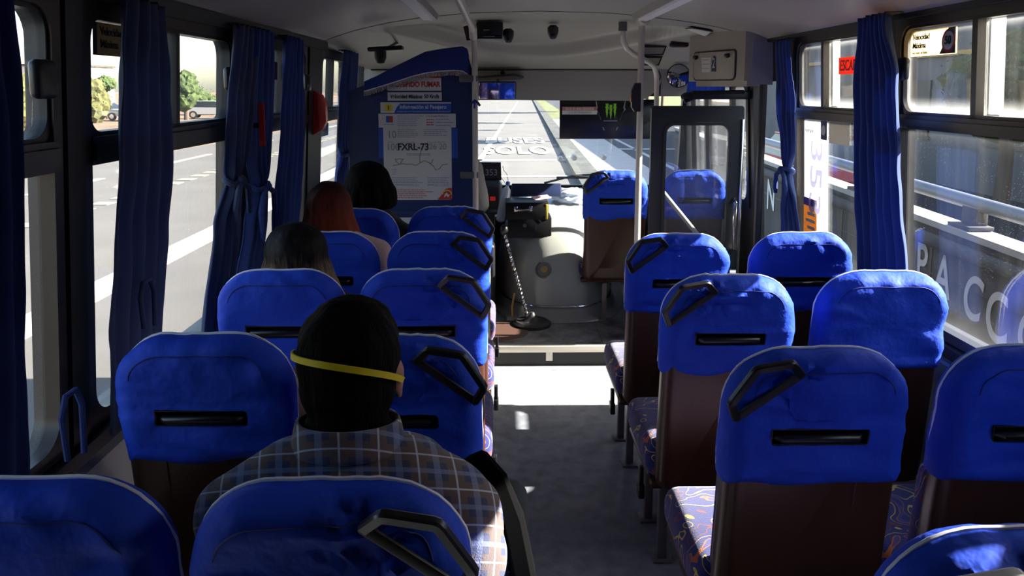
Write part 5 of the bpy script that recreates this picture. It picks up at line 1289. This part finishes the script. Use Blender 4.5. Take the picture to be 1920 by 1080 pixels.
# paint
mb = MB(); strip(mb, -5.25, -4.75, -40, 60, G + .012, 0, .01); struct('road_line_median', mb, M['roadwhite'])
mb = MB()
for k in range(60): strip(mb, -8.85, -8.45, -6 + k * .9, -5.55 + k * .9, G + .012, 0, .01)
struct('road_line_dashes', mb, M['roadyellow'])
mb = MB()
for k in range(9): strip(mb, -11.2, -11.0, -6 + k * 8, -2.5 + k * 8, G + .012, 0, .01)
struct('road_line_lane', mb, M['roadwhite'])
mb = MB(); strip(mb, -1.15, -.95, 20, 150, G + .012, DR, .01, 10); struct('road_line_yellow', mb, M['roadyellow'])
mb = MB(); strip(mb, 5.15, 5.32, 18, 120, G + .012, DR * .6, .01, 8); strip(mb, 4.3, 12, 31.5, 32, G + .012, DR, .01); struct('road_line_right', mb, M['roadwhite'])
mb = MB(); strip(mb, -1.4, 2.0, 26.6, 27.1, G + .012, DR, .01); strip(mb, -1.4, 1.9, 21.6, 22.0, G + .012, DR, .01); struct('road_line_cross', mb, M['roadwhite'])
for bd, y, nm in (('SOLO', 31.0, 'road_line_lettering'), ('BUSES', 37.0, 'road_line_lettering')):
    c = text(bd, 1.0, (.62, y, G + .02), (0, 0, 0), M['roadwhite'], None, nm, bold=.03, ext=.004); c.scale = (1.05, 5.2, 1); c['kind'] = 'structure'
# barrier wall with graffiti and rails, running up beside the bus
def ramp(y): return .030 * (y - 5.5)
t = thing('barrier_wall', 'grey concrete barrier wall with white graffiti beside the bus', 'barrier wall', (3.2, 5, G))
mb = MB(); mb.poly([(3.15, -4, G), (3.15, 14, G), (3.15, 14, .69 + ramp(14)), (3.15, -4, .69 + ramp(-4))], (.14, 0, 0)); obj('wall', mb, M['concrete'], t)
mb = MB(); mb.poly([(3.12, -4, .69 + ramp(-4)), (3.12, 14, .69 + ramp(14)), (3.12, 14, .735 + ramp(14)), (3.12, -4, .735 + ramp(-4))], (.19, 0, 0)); obj('coping', mb, M['pave'], t)
for z_, r_ in ((.60, .05),):
    mb = MB(); mb.cyl((3.10, -4, z_ + ramp(-4)), (3.10, 14, z_ + ramp(14)), r_, seg=16); obj('pipe', mb, M['concrete'], t)
mb = MB()
for k in range(12): mb.box((3.145, -3.5 + k * 1.5, G), (3.151, -3.47 + k * 1.5, .6 + ramp(-3.5 + k * 1.5)))
mb.poly([(3.146, -4, .33 + ramp(-4)), (3.146, 14, .33 + ramp(14)), (3.146, 14, .345 + ramp(14)), (3.146, -4, .345 + ramp(-4))], (.004, 0, 0)); obj('joint', mb, M['dark'], t)
M['spray'] = mat('spray_white', (.60, .60, .61), .8)
for bd, y, z, s_ in (('K', 5.98, .36, .42), ('P', 5.62, .37, .42), ('A', 5.34, .34, .42), ('C', 4.98, .28, .42), ('C', 4.72, .22, .46), ('O', 4.40, .2, .4), ('Z', 9.3, .45, .5), ('N', 8.9, .43, .5), ('S', 8.45, .42, .45), ('E', 10.2, .48, .5), ('R', 9.8, .46, .45)):
    o = text(bd, s_, (3.143, y, z), (PI / 2, R((y * 37) % 17 - 8), -PI / 2), M['spray'], t, 'graffiti', bold=.006, ext=.001, sx=.72)
t = thing('guard_rail', 'grey steel guard rail on posts above the barrier wall', 'guard rail', (3.25, 5, .7))
mb = MB(); mb.cyl((3.25, -4, .91 + ramp(-4)), (3.25, 14, .91 + ramp(14)), .05, seg=16); obj('rail', mb, mat('galvanised', (.16, .17, .20), .45, metal=.3), t)
for y in (-2.8, -1.2, .4, 2.0, 3.6, 5.2, 6.8, 8.4, 10, 11.6, 13.2):
    mb = MB(); mb.box((3.21, y - .09, .735 + ramp(y)), (3.29, y + .09, .93 + ramp(y)), .01); mb.box((3.14, y - .13, .736 + ramp(y)), (3.31, y + .13, .765 + ramp(y)), .004); obj('post', mb, M['concrete'], t)

def tree(label, x, y, h, r, m, cat='tree', group=None, n=6, seed=1):
    t = thing('tree', label, cat, (x, y, G), group)
    mb = MB(); mb.tube([(x, y, G), (x + .05 * h * .2, y, G + h * .35), (x - .03 * h, y + .1, G + h * .65)], [r * .10 + .05, r * .08 + .04, r * .05 + .02], 10); obj('trunk', mb, M['bark'], t)
    rd = random.Random(seed); mb = MB()
    for k in range(n):
        a = rd.random() * 6.28; d = r * .5 * rd.random() ** .5; zz_ = G + h - r * .9 + (rd.random() - .5) * r * .9; rr = r * (.45 + .25 * rd.random())
        b = bmesh.new(); bmesh.ops.create_icosphere(b, subdivisions=3, radius=1)
        for v in b.verts:
            k2 = 1 + .35 * n3(v.co, 2.4, seed + k) + .22 * n3(v.co, 6, seed + k); v.co = v.co * rr * k2 + Vector((x + d * math.cos(a), y + d * math.sin(a), zz_))
        mb.merge(b)
    for k in range(260):
        v = Vector((rd.gauss(0, 1), rd.gauss(0, 1), rd.gauss(0, .8))).normalized() * r * (.75 + .35 * rd.random()); c = Vector((x, y, G + h - r * .9)) + Vector((v.x, v.y, v.z * .85)); s_ = r * .045
        q = Vector((rd.random() - .5, rd.random() - .5, rd.random() - .5)).normalized(); w_ = q.cross(Vector((0, 0, 1))).normalized()
        mb.poly([c - q * s_, c + w_ * s_ * .5, c + q * s_, c - w_ * s_ * .5], q.cross(w_) * s_ * .08)
    obj('crown', mb, m, t, smooth=False)
    return t
tree('small round green tree across the road above the silver car', -25.0, 62, 3.7, 1.5, M['leaf'], seed=3)
tree('olive bush at the left of the second window across the road', -31, 58, 3.4, 2.0, M['leaf_b'], 'bush', seed=5)
tree('thin dark tree between the bush and the untied curtain across the road', -32.5, 64.5, 3.6, .8, M['leaf'], seed=6)
for k, (x, y, h, r) in enumerate(((-24, 37, 3.4, 1.9), (-29, 45, 3.6, 2.2))): tree(('yellow green bush seen through the rearmost left window', 'yellow green bush a little ahead of it through the rearmost left window')[k], x, y, h, r, M['leaf_b'], 'bush', seed=8 + k)
for k, (x, y) in enumerate(((-29, 76), (-26, 78), (-23, 80), (-31, 95))): tree('clipped green hedge bush by the parked cars across the road', x, y, 2.6, 1.7, M['leaf'], 'bush', 'hedge bushes by the parked cars', seed=12 + k)
for k, (x, y, h, r) in enumerate(((9.8, 36.5, 10, 2.4), (10.5, 56, 8, 1.2), (12, 80, 10, 2.6), (9.6, 46.5, 7, .6))): tree('roadside tree right of the road ahead, hidden by the header', x, y, h, r, M['leaf'], 'tree', 'roadside trees ahead on the right', seed=20 + k)
tree('small green tree before the dark building, seen through the speed sign window', 10.0, 15.2, 3.6, 1.2, M['leaf_b'], seed=31)
for k, (x, y) in enumerate(((-16, 120), (-9, 150), (-22, 140))): tree('distant green tree beyond the end of the road', x, y, 9, 5, M['leaf'], 'tree', 'distant trees beyond the road', seed=40 + k)

def car(label, x, y, rz, col, cat='car'):
    t = thing('car', label, cat, (x, y, G)); t.rotation_euler = (0, 0, rz)
    paint = mat('car_paint', col, .25, metal=.1)
    mb = MB(); pr = [(-2.1, .35), (-2.12, .62), (-2.0, .82), (-1.15, .90), (1.45, .93), (2.05, .88), (2.12, .6), (2.1, .35)]
    mb.rings([[(s * .82 * (1 if 0 < i < 7 else .96), a, b) for i, (a, b) in enumerate(pr)] for s in (-1, -.98, .98, 1)]); obj('body', mb, paint, t, local=True)
    mb = MB(); lo = [(-.74, -1.25, .9), (.74, -1.25, .9), (.74, 1.75, .92), (-.74, 1.75, .92)]; hi = [(-.6, -.45, 1.42), (.6, -.45, 1.42), (.6, 1.05, 1.42), (-.6, 1.05, 1.42)]; mb.rings([lo, hi]); obj('windows', mb, mat('car_glass', (.02, .025, .03), .1), t, local=True)
    mb = MB(); mb.cbox((0, .3, 1.43), (1.24, 1.55, .05), .02); obj('roof_panel', mb, paint, t, local=True)
    for sx in (-1, 1):
        for yy in (-1.3, 1.3):
            mb = MB(); mb.cyl((sx * .70, yy, .32), (sx * .86, yy, .32), .32, seg=20); w_ = obj('wheel', mb, M['rubber'], t, local=True)
            mb = MB(); mb.cyl((sx * .86, yy, .32), (sx * .868, yy, .32), .19, seg=16); obj('hub', mb, M['chrome'], w_, local=True)
    return t
car('white car parked across the road left of the untied curtain', -31.5, 62, R(80), (.62, .62, .62))
car('silver car parked across the road under the small round tree', -24.5, 66, R(100), (.42, .44, .47))
car('added red car standing in for a pinkish reflection in the route sticker window', 7.2, 17.5, 0, (.45, .05, .05))  # added car, stands in for a blurred pinkish reflection in the glass
# dark buildings on the right, hill and pale houses on the left
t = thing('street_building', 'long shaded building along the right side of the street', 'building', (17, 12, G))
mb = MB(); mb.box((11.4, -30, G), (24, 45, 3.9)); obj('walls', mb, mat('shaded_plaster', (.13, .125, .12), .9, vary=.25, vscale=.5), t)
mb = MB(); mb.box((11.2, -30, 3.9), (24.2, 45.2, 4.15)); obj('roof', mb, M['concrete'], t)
mb = MB(); mb.box((11.3, -30, 2.5), (11.42, 45, 2.62)); obj('yellow_band', mb, mat('ochre_band', (.40, .26, .08), .8), t)
for k in range(12):
    y = -20 + k * 4.5; mb = MB(); mb.box((11.35, y, .4), (11.42, y + 2.0, 1.9)); w_ = obj('window', mb, M['dark'], t); mb = MB(); mb.box((11.33, y - .08, .32), (11.39, y + 2.08, .40)); obj('window_sill', mb, M['concrete'], w_)
mb = MB()
def hill(u, v):
    y = -60 + u * 520; x = -210 - v * 120
    return (x, y, G + (9 * sst(0, 1, v) * (.55 + .5 * n3((y, 0, 0), .012, 2) + .18 * n3((y, x, 0), .04, 5)) * sst(420, 150, y)))
mb.grid(hill, 90, 12); struct('hill', mb, M['hill'])
for k, (x, y, w_, h_, lb) in enumerate(((-75, 130, 16, 6, 'pale block of flats far across the road, nearer the bus front'), (-90, 105, 12, 7, 'tall pale block of flats far across the road behind the parked white car'))):
    t = thing('house_block', lb, 'building', (x, y, G)); mb = MB(); mb.box((x - w_ / 2, y - 6, G), (x + w_ / 2, y + 6, G + h_)); obj('walls', mb, mat('pale_wall', (.62, .57, .52), .9), t)
    mb = MB(); mb.box((x - w_ / 2 - .3, y - 6.3, G + h_), (x + w_ / 2 + .3, y + 6.3, G + h_ + .3)); obj('roof', mb, M['concrete'], t)
    for i in range(3):
        for j in range(2): mb = MB(); mb.box((x + w_ / 2 - .02, y - 5 + i * 3.6, G + 1.5 + j * 3.2), (x + w_ / 2 + .03, y - 3.4 + i * 3.6, G + 3 + j * 3.2)); obj('window', mb, M['wallpanel'], t)  # pale grey windows: distant haze put into their colour
